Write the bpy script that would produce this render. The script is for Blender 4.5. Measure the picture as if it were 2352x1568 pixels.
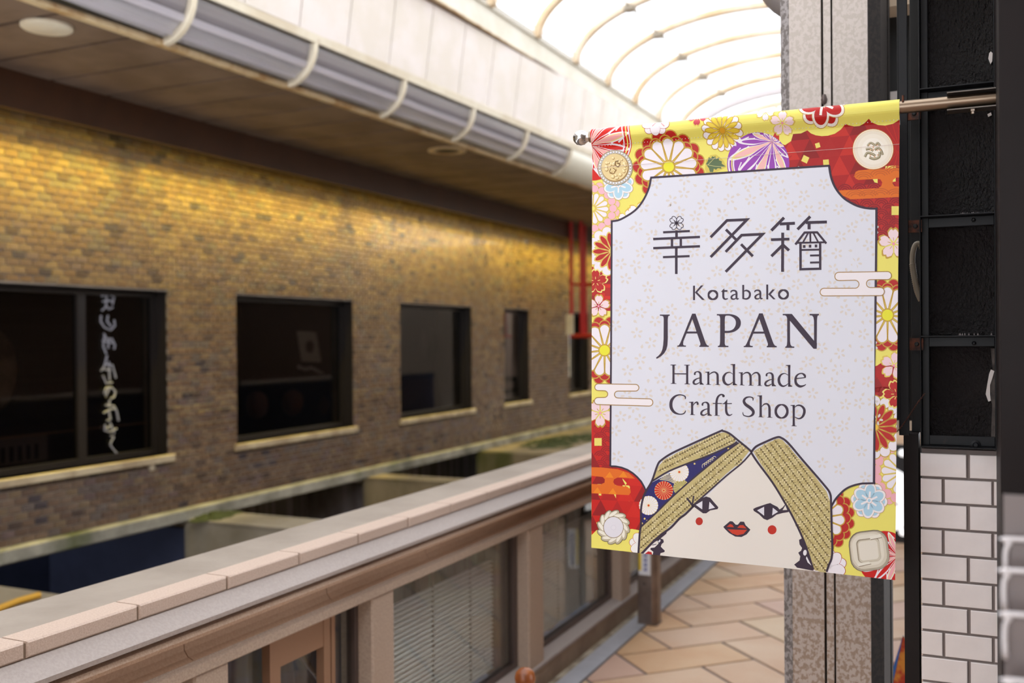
import bpy, bmesh, math, random
from mathutils import Vector
from mathutils.geometry import tessellate_polygon
random.seed(7)
for o in list(bpy.data.objects): bpy.data.objects.remove(o)
COL = bpy.context.scene.collection
S = bpy.context.scene

# ------------------------------------------------------------------ camera, sky, exposure
H = 1.6
PSI, PIT, ROL = math.radians(24.95), math.radians(.2756), math.radians(.435)
FPX, CX, CY = 2287., 1176., 784.
Fw = Vector((-math.sin(PSI)*math.cos(PIT), math.cos(PSI)*math.cos(PIT), -math.sin(PIT)))
R0 = Vector((math.cos(PSI), math.sin(PSI), 0)); U0 = R0.cross(Fw)
Rt = R0*math.cos(ROL)-U0*math.sin(ROL); Up = U0*math.cos(ROL)+R0*math.sin(ROL)
CAMP = Vector((0, 0, H))
cd = bpy.data.cameras.new('camera'); cam = bpy.data.objects.new('camera', cd); COL.objects.link(cam)
from mathutils import Matrix
cam.matrix_world = Matrix(((Rt.x, Up.x, -Fw.x, 0), (Rt.y, Up.y, -Fw.y, 0), (Rt.z, Up.z, -Fw.z, H), (0, 0, 0, 1)))
cd.sensor_width = 36; cd.lens = FPX/2352*36; cd.clip_start = .05; cd.clip_end = 300
cd.dof.use_dof = True; cd.dof.focus_distance = 1.97; cd.dof.aperture_fstop = 2.9; cd.dof.aperture_blades = 9
S.camera = cam
w = bpy.data.worlds.new('sky'); S.world = w; w.use_nodes = True
bg = w.node_tree.nodes['Background']; bg.inputs[0].default_value = (.93, .96, 1, 1); bg.inputs[1].default_value = 3.75
S.view_settings.view_transform = 'Standard'; S.view_settings.look = 'None'
S.view_settings.exposure = 0.0; S.view_settings.gamma = 1; S.view_settings.use_curve_mapping = False

def ray(x, y): return Fw + Rt*((x-CX)/FPX) - Up*((y-CY)/FPX)
def on(ax, v, x, y):
    d = ray(x, y); i = 'XYZ'.index(ax); return CAMP + d*((v-CAMP[i])/d[i])

# ------------------------------------------------------------------ materials
def s2l(c): return tuple((v/255/12.92 if v/255 <= .04045 else ((v/255+.055)/1.055)**2.4) for v in c)
MATS = {}
def mat(name, rgb, rough=.6, metal=0., var=.0, vscale=6., bump=0., bscale=60., spec=.5, rgb2=None, kind='noise', stretch=(1, 1, 1), lo=.4, hi=.6, coat=0., stain=None):
    if name in MATS: return MATS[name]
    m = bpy.data.materials.new(name); m.use_nodes = True; nt = m.node_tree; N = nt.nodes; L = nt.links
    b = N['Principled BSDF']; b.inputs['Roughness'].default_value = rough; b.inputs['Metallic'].default_value = metal
    b.inputs['Specular IOR Level'].default_value = spec; b.inputs['Coat Weight'].default_value = coat
    c = s2l(rgb); b.inputs['Base Color'].default_value = (*c, 1)
    tc = N.new('ShaderNodeTexCoord'); mp = N.new('ShaderNodeMapping'); mp.inputs['Scale'].default_value = stretch
    L.new(tc.outputs['Object'], mp.inputs['Vector'])
    if var > 0 or rgb2:
        t = N.new('ShaderNodeTexNoise') if kind == 'noise' else N.new('ShaderNodeTexVoronoi')
        t.inputs['Scale'].default_value = vscale; L.new(mp.outputs[0], t.inputs['Vector'])
        if kind == 'noise': t.inputs['Detail'].default_value = 5; t.inputs['Roughness'].default_value = .6
        r = N.new('ShaderNodeValToRGB'); r.color_ramp.elements[0].position = lo; r.color_ramp.elements[1].position = hi
        c2 = s2l(rgb2) if rgb2 else tuple(v*(1-var) for v in c)
        r.color_ramp.elements[0].color = (*c2, 1); r.color_ramp.elements[1].color = (*c, 1)
        L.new(t.outputs[0], r.inputs[0]); out = r.outputs[0]
        if stain:
            t2 = N.new('ShaderNodeTexNoise'); t2.inputs['Scale'].default_value = stain[1]; t2.inputs['Detail'].default_value = 7
            L.new(mp.outputs[0], t2.inputs['Vector'])
            r2 = N.new('ShaderNodeValToRGB'); r2.color_ramp.elements[0].position = stain[2]; r2.color_ramp.elements[1].position = stain[2]+.12
            L.new(t2.outputs[0], r2.inputs[0]); mx = N.new('ShaderNodeMix'); mx.data_type = 'RGBA'
            L.new(r2.outputs[0], mx.inputs[0]); L.new(out, mx.inputs[6]); mx.inputs[7].default_value = (*s2l(stain[0]), 1); out = mx.outputs[2]
        L.new(out, b.inputs['Base Color'])
    if bump > 0:
        t = N.new('ShaderNodeTexNoise'); t.inputs['Scale'].default_value = bscale; t.inputs['Detail'].default_value = 4
        L.new(mp.outputs[0], t.inputs['Vector']); bp = N.new('ShaderNodeBump'); bp.inputs['Strength'].default_value = bump; bp.inputs['Distance'].default_value = .004
        L.new(t.outputs[0], bp.inputs['Height']); L.new(bp.outputs[0], b.inputs['Normal'])
    MATS[name] = m; return m
def glassmat(name, tint, gloss=.1, rough=.02, trans=(0, 0, 0)):
    m = bpy.data.materials.new(name); m.use_nodes = True; nt = m.node_tree; N = nt.nodes; L = nt.links
    for n in list(N): N.remove(n)
    o = N.new('ShaderNodeOutputMaterial'); t = N.new('ShaderNodeBsdfTransparent'); t.inputs[0].default_value = (*tint, 1)
    g = N.new('ShaderNodeBsdfGlossy'); g.inputs['Roughness'].default_value = rough; g.inputs[0].default_value = (.9, .9, .9, 1)
    fr = N.new('ShaderNodeFresnel'); gm = N.new('ShaderNodeNewGeometry'); io = N.new('ShaderNodeMath'); io.operation = 'MULTIPLY_ADD'
    io.inputs[1].default_value = 1/1.45-1.45; io.inputs[2].default_value = 1.45; L.new(gm.outputs['Backfacing'], io.inputs[0]); L.new(io.outputs[0], fr.inputs[0])
    ad = N.new('ShaderNodeMath'); ad.operation = 'MULTIPLY_ADD'; ad.inputs[1].default_value = 1; ad.inputs[2].default_value = gloss; ad.use_clamp = True
    L.new(fr.outputs[0], ad.inputs[0]); mx = N.new('ShaderNodeMixShader'); L.new(ad.outputs[0], mx.inputs[0]); L.new(t.outputs[0], mx.inputs[1]); L.new(g.outputs[0], mx.inputs[2])
    out = mx
    if trans[0] > 0:
        d = N.new('ShaderNodeBsdfTranslucent'); d.inputs[0].default_value = (trans[1],)*3+(1,)
        df = N.new('ShaderNodeBsdfDiffuse'); df.inputs[0].default_value = (trans[1],)*3+(1,)
        a2 = N.new('ShaderNodeMixShader'); a2.inputs[0].default_value = .35; L.new(d.outputs[0], a2.inputs[1]); L.new(df.outputs[0], a2.inputs[2])
        m2 = N.new('ShaderNodeMixShader'); m2.inputs[0].default_value = trans[0]; L.new(mx.outputs[0], m2.inputs[1]); L.new(a2.outputs[0], m2.inputs[2]); out = m2
    L.new(out.outputs[0], o.inputs[0]); MATS[name] = m; return m

bricks = [mat('brick_glaze_%s' % n, c, .22, var=.25, vscale=9, bump=.25, bscale=14, coat=.3) for n, c in
          (('umber', (122, 98, 80)), ('tan', (130, 108, 90)), ('brown', (114, 92, 78)), ('grey', (116, 102, 94)), ('mauve', (118, 98, 92)), ('dark', (92, 76, 68)), ('ink', (82, 72, 74)), ('ochre', (134, 112, 88)))]
M_mortar = mat('mortar', (158, 144, 130), .8, var=.2)
M_winframe = mat('bronze_frame', (38, 32, 30), .4)
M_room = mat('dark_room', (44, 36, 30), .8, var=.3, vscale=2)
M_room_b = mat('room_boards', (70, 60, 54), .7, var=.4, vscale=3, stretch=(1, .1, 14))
M_sill = mat('sill_stone', (205, 188, 160), .5, var=.15, vscale=5, rgb2=(170, 150, 125))
M_ledge = mat('ledge_concrete', (176, 170, 156), .85, vscale=3, rgb2=(112, 108, 96), lo=.35, hi=.65, bump=.4, stain=((88, 92, 58), 1.6, .6))
M_conc = mat('concrete', (168, 156, 138), .85, vscale=2.2, rgb2=(140, 128, 108), lo=.35, hi=.65, bump=.4, bscale=40)
M_moss = mat('mossy_concrete', (160, 142, 112), .9, vscale=2, rgb2=(120, 106, 78), lo=.35, hi=.6, bump=.6, bscale=30, stretch=(1, 1, .4), stain=((92, 90, 46), 1.5, .55))
M_moss2 = mat('moss', (78, 84, 44), .95, var=.4, vscale=30, bump=.8)
M_well = mat('well_blue', (60, 66, 92), .7, var=.15)
M_welld = mat('well_dark', (24, 22, 26), .8)
M_soffit = mat('soffit_board', (124, 103, 88), .6, var=.2, vscale=2.5, rgb2=(104, 84, 70), stain=((72, 56, 46), 1.2, .68))
M_joint = mat('joint_black', (30, 24, 20), .8)
M_fascia = mat('fascia_brown', (74, 42, 20), .45, var=.2, vscale=3)
M_cream = mat('cream_paint', (238, 228, 206), .5, var=.12, vscale=3, rgb2=(222, 208, 182), stain=((170, 140, 100), 5, .7))
M_creamd = mat('cream_aged', (214, 190, 150), .5, vscale=6, rgb2=(170, 130, 80), lo=.35, hi=.55)
M_panel = mat('cream_panel', (242, 232, 226), .45, var=.05, vscale=2.5, rgb2=(234, 224, 212))
M_beam = mat('gutter_beam_paint', (236, 232, 218), .45, vscale=2.5, rgb2=(226, 220, 202), stain=((190, 165, 120), 3, .68))
M_rib = mat('rib_paint', (240, 222, 196), .5, vscale=3, rgb2=(226, 196, 154))
M_node = mat('node_grey', (170, 158, 140), .6)
M_pane = glassmat('roof_pane', (.97, .98, 1), .0, .2, (.30, .9))
M_clear = glassmat('clear_cover', (.98, .98, .99), .02, .1)
M_reflector = mat('silver_lining', (222, 218, 220), .4, .0, var=.15, vscale=4, stretch=(1, .1, 1))
M_granite = mat('granite', (200, 178, 163), .7, vscale=220, rgb2=(188, 165, 150), bump=.3, bscale=300, stain=((168, 140, 116), 6, .7))
M_coptop = mat('coping_render', (158, 146, 134), .75, vscale=3, rgb2=(146, 134, 122), bump=.2, bscale=90)
M_band = mat('band_stone', (166, 154, 148), .65, vscale=150, rgb2=(158, 146, 140))
M_bead = mat('bead_stone', (196, 170, 150), .7, vscale=200, rgb2=(180, 152, 130), bump=.5, bscale=200)
M_cove = mat('cove_stone', (188, 158, 134), .65, vscale=160, rgb2=(178, 148, 124))
M_post = mat('post_stone', (182, 162, 146), .65, vscale=180, rgb2=(166, 146, 130))
M_base = mat('base_stone', (150, 128, 108), .7, vscale=5, rgb2=(132, 110, 92))
M_kframe = mat('window_brown_alu', (92, 78, 74), .4, .3)
M_kframet = mat('window_tan_alu', (150, 116, 92), .45, .2)
M_kglass = glassmat('parapet_glass', (.9, .93, .92), .0, .01)
M_slat = mat('blind_slat', (236, 230, 230), .4)
M_curt = mat('curtain', (104, 110, 102), .8, vscale=2, rgb2=(62, 64, 52), stretch=(1, 6, .5))
M_wglass = glassmat('window_glass', (.5, .47, .45), .012, .03)
pavers = [mat('paver_%s' % n, c, .55, vscale=2.2, rgb2=c2, lo=.3, hi=.7, bump=.15, bscale=25) for n, c, c2 in
          (('sand', (206, 178, 150), (190, 150, 118)), ('peach', (202, 172, 146), (196, 156, 124)), ('buff', (208, 184, 154), (194, 162, 128)), ('rose', (200, 168, 148), (188, 150, 130)), ('amber', (204, 170, 132), (192, 146, 106)))]
M_grout = mat('grout', (96, 88, 92), .85, var=.2)
M_gutter = mat('gutter_strip', (172, 172, 178), .5, var=.1, vscale=8)
M_gutmort = mat('gutter_mortar', (176, 164, 144), .9, vscale=9, rgb2=(130, 116, 98), bump=.5)
M_black = mat('black_paint', (16, 16, 20), .45, spec=.25, var=.3, vscale=14, stain=((70, 50, 40), 20, .72))
M_blackr = mat('black_flat', (10, 9, 9), .6)
M_tex = mat('black_hammered', (42, 38, 38), .26, spec=1., bump=1., bscale=210, stretch=(1, 1, .75))
_b = [n for n in M_tex.node_tree.nodes if n.type == 'BUMP'][0]; _b.inputs['Distance'].default_value = .03
M_rust = mat('rust', (96, 50, 30), .8, vscale=60, rgb2=(40, 26, 22), bump=.4)
M_tile = mat('white_tile', (240, 230, 228), .25, var=.05, vscale=12, coat=.3, stain=((150, 130, 122), 22, .76))
M_tgrout = mat('tile_grout', (128, 116, 112), .85)
M_dbrown = mat('dark_brown_post', (24, 15, 14), .5, spec=.2, var=.2, vscale=10)
M_postR = mat('brown_black_metal', (25, 18, 19), .5, spec=.2, var=.15, vscale=10)
M_steel = mat('pole_steel', (150, 136, 124), .32, 1., vscale=12, rgb2=(140, 122, 104), stretch=(.3, 3, 3))
M_chrome = mat('chrome', (200, 200, 205), .12, 1.)
M_cond = mat('beige_conduit', (150, 138, 120), .5)
M_peel = mat('peeled_plaster', (205, 196, 192), .9, bump=.5)
M_acr = mat('grey_acrylic', (128, 118, 118), .35, var=.1, vscale=4)
M_wire = mat('white_wire', (232, 228, 232), .3)
M_red = mat('red_paint', (196, 30, 24), .4, var=.1)
M_board = mat('board_black', (20, 20, 26), .4)
M_white = mat('white_sign', (240, 240, 245), .4)
_b = M_white.node_tree.nodes['Principled BSDF']; _b.inputs['Emission Color'].default_value = (1, 1, 1, 1); _b.inputs['Emission Strength'].default_value = .9     # glow added to brighten disc and dots; disc taken as back-lit
M_wood = mat('turned_wood', (168, 96, 44), .35, vscale=8, rgb2=(100, 48, 20), stretch=(1, 1, .2))
M_yel = mat('yellow_tape', (226, 196, 40), .5)
M_blue = mat('blue_print', (52, 66, 160), .5)
M_stst = mat('stainless', (150, 136, 128), .35, .8, vscale=5, rgb2=(124, 110, 102))
M_amber = mat('orange_paint', (214, 160, 50), .6)
M_stick = mat('white_sticker', (225, 225, 230), .4)
M_pink = mat('cement_patch', (196, 164, 146), .8, var=.1)
M_colsh = mat('column_shade_side', (44, 39, 36), .75, vscale=95, rgb2=(36, 32, 31), spec=.12, lo=.47, hi=.53)  # same steel, darkened to carry the shade on its right side
# galvanised column: large flaky spangle
def galv(name, a, b_, sc, rust):
    m = mat(name, a, .42, .12, vscale=sc, rgb2=b_, lo=.47, hi=.52, stretch=(1, 1, .8), stain=((150, 122, 92), 5, rust))
    return m
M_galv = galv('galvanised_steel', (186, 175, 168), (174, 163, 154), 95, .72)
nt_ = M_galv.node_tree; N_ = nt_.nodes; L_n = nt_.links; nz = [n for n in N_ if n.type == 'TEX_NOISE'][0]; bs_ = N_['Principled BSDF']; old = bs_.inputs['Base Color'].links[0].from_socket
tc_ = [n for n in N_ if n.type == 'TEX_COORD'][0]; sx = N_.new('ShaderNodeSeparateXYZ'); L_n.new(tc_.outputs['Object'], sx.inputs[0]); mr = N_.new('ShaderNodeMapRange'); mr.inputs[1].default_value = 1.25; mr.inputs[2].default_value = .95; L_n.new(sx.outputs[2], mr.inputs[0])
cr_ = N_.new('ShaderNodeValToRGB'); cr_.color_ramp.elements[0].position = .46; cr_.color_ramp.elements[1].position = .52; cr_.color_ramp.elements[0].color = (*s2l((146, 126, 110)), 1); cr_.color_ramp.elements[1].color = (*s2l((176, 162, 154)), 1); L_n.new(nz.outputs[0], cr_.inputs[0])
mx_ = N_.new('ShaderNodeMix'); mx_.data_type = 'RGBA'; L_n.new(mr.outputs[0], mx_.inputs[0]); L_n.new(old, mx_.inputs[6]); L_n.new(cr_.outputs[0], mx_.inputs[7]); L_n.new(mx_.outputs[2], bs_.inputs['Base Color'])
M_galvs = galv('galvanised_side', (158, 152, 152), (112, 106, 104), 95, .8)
M_galvd = galv('galvanised_dark', (40, 38, 38), (28, 26, 27), 95, .9)  # shade of the right-hand side put into this steel tone

# ------------------------------------------------------------------ mesh helpers
class MB:
    def __init__(s): s.v = []; s.f = []; s.m = []; s.mats = []; s.smooth = []
    def mi(s, m):
        if m not in s.mats: s.mats.append(m)
        return s.mats.index(m)
    def add(s, vs, fs, m=None, sm=False):
        o = len(s.v); s.v += [tuple(p) for p in vs]; i = s.mi(m) if m else 0
        for f in fs: s.f.append(tuple(o+k for k in f)); s.m.append(i); s.smooth.append(sm)
        return s
    def box(s, x0, x1, y0, y1, z0, z1, m=None):
        v = [(x0, y0, z0), (x1, y0, z0), (x1, y1, z0), (x0, y1, z0), (x0, y0, z1), (x1, y0, z1), (x1, y1, z1), (x0, y1, z1)]
        return s.add(v, [(0, 3, 2, 1), (4, 5, 6, 7), (0, 1, 5, 4), (1, 2, 6, 5), (2, 3, 7, 6), (3, 0, 4, 7)], m)
    def cbox(s, x0, x1, y0, y1, z0, z1, c, ax='x', m=None):   # box with a chamfered front face (towards +x or -y)
        if ax == 'x':
            v = [(x0, y0, z0), (x0, y1, z0), (x0, y1, z1), (x0, y0, z1), (x1-c, y0, z0), (x1-c, y1, z0), (x1-c, y1, z1), (x1-c, y0, z1), (x1, y0+c, z0+c), (x1, y1-c, z0+c), (x1, y1-c, z1-c), (x1, y0+c, z1-c)]
        elif ax == 'y':
            v = [(x1, y1, z0), (x0, y1, z0), (x0, y1, z1), (x1, y1, z1), (x1, y0+c, z0), (x0, y0+c, z0), (x0, y0+c, z1), (x1, y0+c, z1), (x1-c, y0, z0+c), (x0+c, y0, z0+c), (x0+c, y0, z1-c), (x1-c, y0, z1-c)]
        f = [(0, 3, 2, 1)[::-1] if 0 else (0, 3, 2, 1)] + [(a, (a+1) % 4, 4+(a+1) % 4, 4+a) for a in range(4)] + [(4+a, 4+(a+1) % 4, 8+(a+1) % 4, 8+a) for a in range(4)] + [(8, 9, 10, 11)]
        return s.add(v, f, m)
    def prism(s, prof, y0, y1, m=None, k=0., yr=7., sm=False, cap=True):      # profile in (x,z), swept along y; k = drift in x per metre
        n = len(prof); v = [(x+k*(y0-yr), y0, z) for x, z in prof] + [(x+k*(y1-yr), y1, z) for x, z in prof]
        s.add(v, [(i, (i+1) % n, n+(i+1) % n, n+i) for i in range(n)], m, sm)
        if cap: s.add(v, [tuple(range(n))[::-1], tuple(range(n, 2*n))], m)
        return s
    def vprism(s, prof, z0, z1, m=None, sm=False):      # profile in (x,y), extruded in z
        n = len(prof); v = [(x, y, z0) for x, y in prof] + [(x, y, z1) for x, y in prof]
        s.add(v, [(i, (i+1) % n, n+(i+1) % n, n+i) for i in range(n)], m, sm)
        return s.add(v, [tuple(range(n))[::-1], tuple(range(n, 2*n))], m)
    def tube(s, pts, r, n=8, m=None, closed=False, sm=True, sy=1.):
        pts = [Vector(p) for p in pts]; N = len(pts); rs = r if isinstance(r, (list, tuple)) else [r]*N
        rings = []; ref = None
        for i, p in enumerate(pts):
            a = pts[(i-1) % N] if (closed or i) else p; b = pts[(i+1) % N] if (closed or i < N-1) else p
            t = (b-a).normalized()
            if ref is None: ref = Vector((0, 0, 1)) if abs(t.z) < .9 else Vector((1, 0, 0))
            u = (ref - t*ref.dot(t)).normalized(); w_ = t.cross(u); ref = u
            rings.append([p + (u*math.cos(2*math.pi*j/n) + w_*math.sin(2*math.pi*j/n)*sy)*rs[i] for j in range(n)])
        v = [q for rg in rings for q in rg]; f = []
        for i in range(N if closed else N-1):
            k = ((i+1) % N)*n
            for j in range(n): f.append((i*n+j, i*n+(j+1) % n, k+(j+1) % n, k+j))
        s.add(v, f, m, sm)
        if not closed: s.add(v, [tuple(range(n))[::-1], tuple(range((N-1)*n, N*n))], m)
        return s
    def lathe(s, c, prof, n=24, m=None, axis='z', sm=True):   # prof [(r,h)]
        v = []
        for r, h in prof:
            for j in range(n):
                a = 2*math.pi*j/n; p = (r*math.cos(a), r*math.sin(a), h)
                if axis == 'x': p = (h, p[0], p[1])
                if axis == 'y': p = (p[0], h, p[1])
                v.append((c[0]+p[0], c[1]+p[1], c[2]+p[2]))
        N = len(prof); f = [(i*n+j, i*n+(j+1) % n, (i+1)*n+(j+1) % n, (i+1)*n+j) for i in range(N-1) for j in range(n)]
        s.add(v, f, m, sm); return s.add(v, [tuple(range(n))[::-1], tuple(range((N-1)*n, N*n))], m)
    def build(s, name, m=None, parent=None, loc=None, bevel=0):
        me = bpy.data.meshes.new(name); v = s.v
        if loc: v = [(p[0]-loc[0], p[1]-loc[1], p[2]-loc[2]) for p in v]
        me.from_pydata(v, [], s.f); 
        if m and not s.mats: me.materials.append(m)
        for q in s.mats: me.materials.append(q if q else m)
        if s.mats: me.polygons.foreach_set('material_index', s.m)
        me.polygons.foreach_set('use_smooth', s.smooth)
        bm = bmesh.new(); bm.from_mesh(me); bmesh.ops.recalc_face_normals(bm, faces=bm.faces); bm.to_mesh(me); bm.free()
        o = bpy.data.objects.new(name, me); COL.objects.link(o)
        if loc: o.location = loc
        if parent: o.parent = parent
        if bevel:
            b = o.modifiers.new('b', 'BEVEL'); b.width = bevel; b.segments = 2; b.limit_method = 'ANGLE'
        return o
def empty(name, loc=(0, 0, 0)):
    # kept at the world origin so that children can be written in world coordinates
    o = bpy.data.objects.new(name, None); COL.objects.link(o); o.empty_display_size = .1
    return o
def settle(o, loc):      # put the empty at the thing's base without moving its parts
    loc = Vector(loc); o.location = loc
    for c in o.children: c.location = c.location - loc
def tag(o, label=None, cat=None, group=None, kind=None):
    if label: o['label'] = label
    if cat: o['category'] = cat
    if group: o['group'] = group
    if kind: o['kind'] = kind
    return o
def inst(me, name, loc, parent, rz=0):
    o = bpy.data.objects.new(name, me); COL.objects.link(o); o.location = loc; o.rotation_euler = (0, 0, rz); o.parent = parent; return o

# ================================================================== SETTING: floor
YN, YF = -9., 17.5
fl = MB().box(-1.66, 1.6, YN, YF+2, -.25, -.012, M_grout).box(-1.66, 1.6, YN, YF+2, -.0125, -.006, M_grout).build('floor'); tag(fl, kind='structure')
u = .297
A0 = Vector((-1.207, 5.163)); ev = Vector((1, 1))/math.sqrt(2)*u; dv = Vector((1, -1))/math.sqrt(2)*u
cand = []
for i in range(-70, 90):
    for j in range(-70, 90):
        k = (i+j) % 4
        if k in (0, 2):
            P = A0+ev*(i-6)+dv*j; a, b = (2, 1) if k == 0 else (1, 2)
            g = .008; c4 = [P+ev*g/u+dv*g/u, P+ev*(a-g/u)+dv*g/u, P+ev*(a-g/u)+dv*(b-g/u), P+ev*g/u+dv*(b-g/u)]
            cen = sum(c4, Vector((0, 0)))/4
            if -1.95 < cen.x < 1.5 and YN < cen.y < YF: cand.append((c4, cen))
def clipx(poly, x0, x1):
    for s_, lim in ((1, x0), (-1, -x1)):
        out = []
        for a, b in zip(poly, poly[1:]+poly[:1]):
            ia, ib = s_*a.x >= lim, s_*b.x >= lim
            if ia: out.append(a)
            if ia != ib: t = (lim*s_-a.x)/(b.x-a.x); out.append(a+(b-a)*t)
        poly = out
        if len(poly) < 3: return None
    return poly
def paver(mb, poly, z0, z1, m):
    n = len(poly); c = sum(poly, Vector((0, 0)))/n; ins = [p+(c-p).normalized()*.004 for p in poly]
    v = [(p.x, p.y, z0) for p in poly]+[(p.x, p.y, z1-.003) for p in poly]+[(p.x, p.y, z1) for p in ins]
    mb.add(v, [(q, (q+1) % n, n+(q+1) % n, n+q) for q in range(n)]+[(n+q, n+(q+1) % n, 2*n+(q+1) % n, 2*n+q) for q in range(n)]+[tuple(range(2*n, 3*n))], m)
cand.sort(key=lambda t: (t[1]-Vector((-.9, 5.5))).length)
rest = MB(); nsg = 0
for c4, cen in cand:
    poly = clipx(c4, -1.655, 1.6)
    if not poly: continue
    m = random.choice(pavers); dz = random.uniform(-.0012, .0012)
    if nsg < 290: paver(pb := MB(), poly, -.01, dz, m); pb.build('paver', parent=fl); nsg += 1
    else: paver(rest, poly, -.01, dz, m)
tag(rest.build('paver', parent=fl), kind='stuff')
MB().cbox(-1.81, -1.70, YN, YF, -.1, -.004, .004, 'x', M_gutmort).build('gutter_mortar', parent=fl)
MB().box(-1.76, -1.662, YN, YF, -.1, .004, M_gutter).build('gutter_strip', parent=fl)
# loose cement patch
pts = [Vector((-.99+.12*math.cos(a)*(1+.25*math.sin(3*a)), 6.72+.2*math.sin(a)*(1+.2*math.cos(5*a)))) for a in [k*math.pi/9 for k in range(18)]]
paver(pm := MB(), pts, -.01, .004, M_pink); pm.build('cement_patch', parent=fl)

# ================================================================== left wall with bricks
WX = -5.6; WY0, WY1 = 2.6, 16.6; WZ0, WZ1 = .285, 3.22
wins = [(3.2, 5.795), (6.578, 8.30), (9.195, 10.87), (11.80, 12.60), (14.1, 14.95)]
wz0, wz1 = .72, 1.968
wl = MB()
ycuts = [WY0]
for a, b in wins: ycuts += [a, b]
ycuts.append(WY1)
for n in range(len(ycuts)-1):
    if n % 2 == 0: wl.box(WX-.25, WX-.007, ycuts[n], ycuts[n+1], WZ0, WZ1, M_mortar)
    else: wl.box(WX-.25, WX-.007, ycuts[n], ycuts[n+1], WZ0, wz0, M_mortar).box(WX-.25, WX-.007, ycuts[n], ycuts[n+1], wz1, WZ1, M_mortar)
wall = wl.build('wall_left'); tag(wall, kind='structure')
BW, BH = .1, .0498
brick_mesh = {}
def brick_me(m):
    if m.name not in brick_mesh:
        o = MB().cbox(-.02, 0, 0, BW-.006, 0, BH-.006, .0025, 'x', m).build('brick'); brick_mesh[m.name] = o.data; bpy.data.objects.remove(o)
    return brick_mesh[m.name]
def pick():
    r = random.random()
    return bricks[0] if r < .28 else bricks[1] if r < .52 else bricks[2] if r < .70 else bricks[3] if r < .80 else bricks[4] if r < .88 else bricks[7] if r < .94 else bricks[5] if r < .98 else bricks[6]
L_ = []
rows = int((WZ1-WZ0)/BH)
for r in range(rows):
    z = WZ0+.003+r*BH; off = (r % 2)*.05
    y = WY0+off
    while y+BW < WY1:
        segs = [(y, y+BW-.006)]
        if z+BH-.006 > wz0 and z < wz1:
            for a, b in wins:
                new = []
                for p, q in segs:
                    if q <= a or p >= b: new.append((p, q))
                    else:
                        if p < a-.02: new.append((p, a))
                        if q > b+.02: new.append((b, q))
                segs = new
        for p, q in segs: L_.append((p, q, z))
        y += BW
# individual bricks where they show largest: the nearest in view
def cdist(b): return (Vector((WX, (b[0]+b[1])/2, b[2]))-CAMP).length + (99 if b[0] < 4.36 else 0)
L_.sort(key=cdist); rest = MB()
for n, (p, q, z) in enumerate(L_):
    m = pick(); dx = random.uniform(-.002, .002)
    if n < 290 and q-p > BW-.007: inst(brick_me(m), 'brick', (WX+dx, p, z), wall)
    else: rest.cbox(WX-.02, WX+dx, p, q, z, z+BH-.006, .0025, 'x', m)
tag(rest.build('brick', parent=wall), kind='stuff')
MB().lathe((WX+.004, 5.62, .64), [(.001, .012), (.022, .010), (.03, 0), (.03, -.01)], 20, M_sill, 'x').build('vent_cap', parent=wall)
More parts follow.
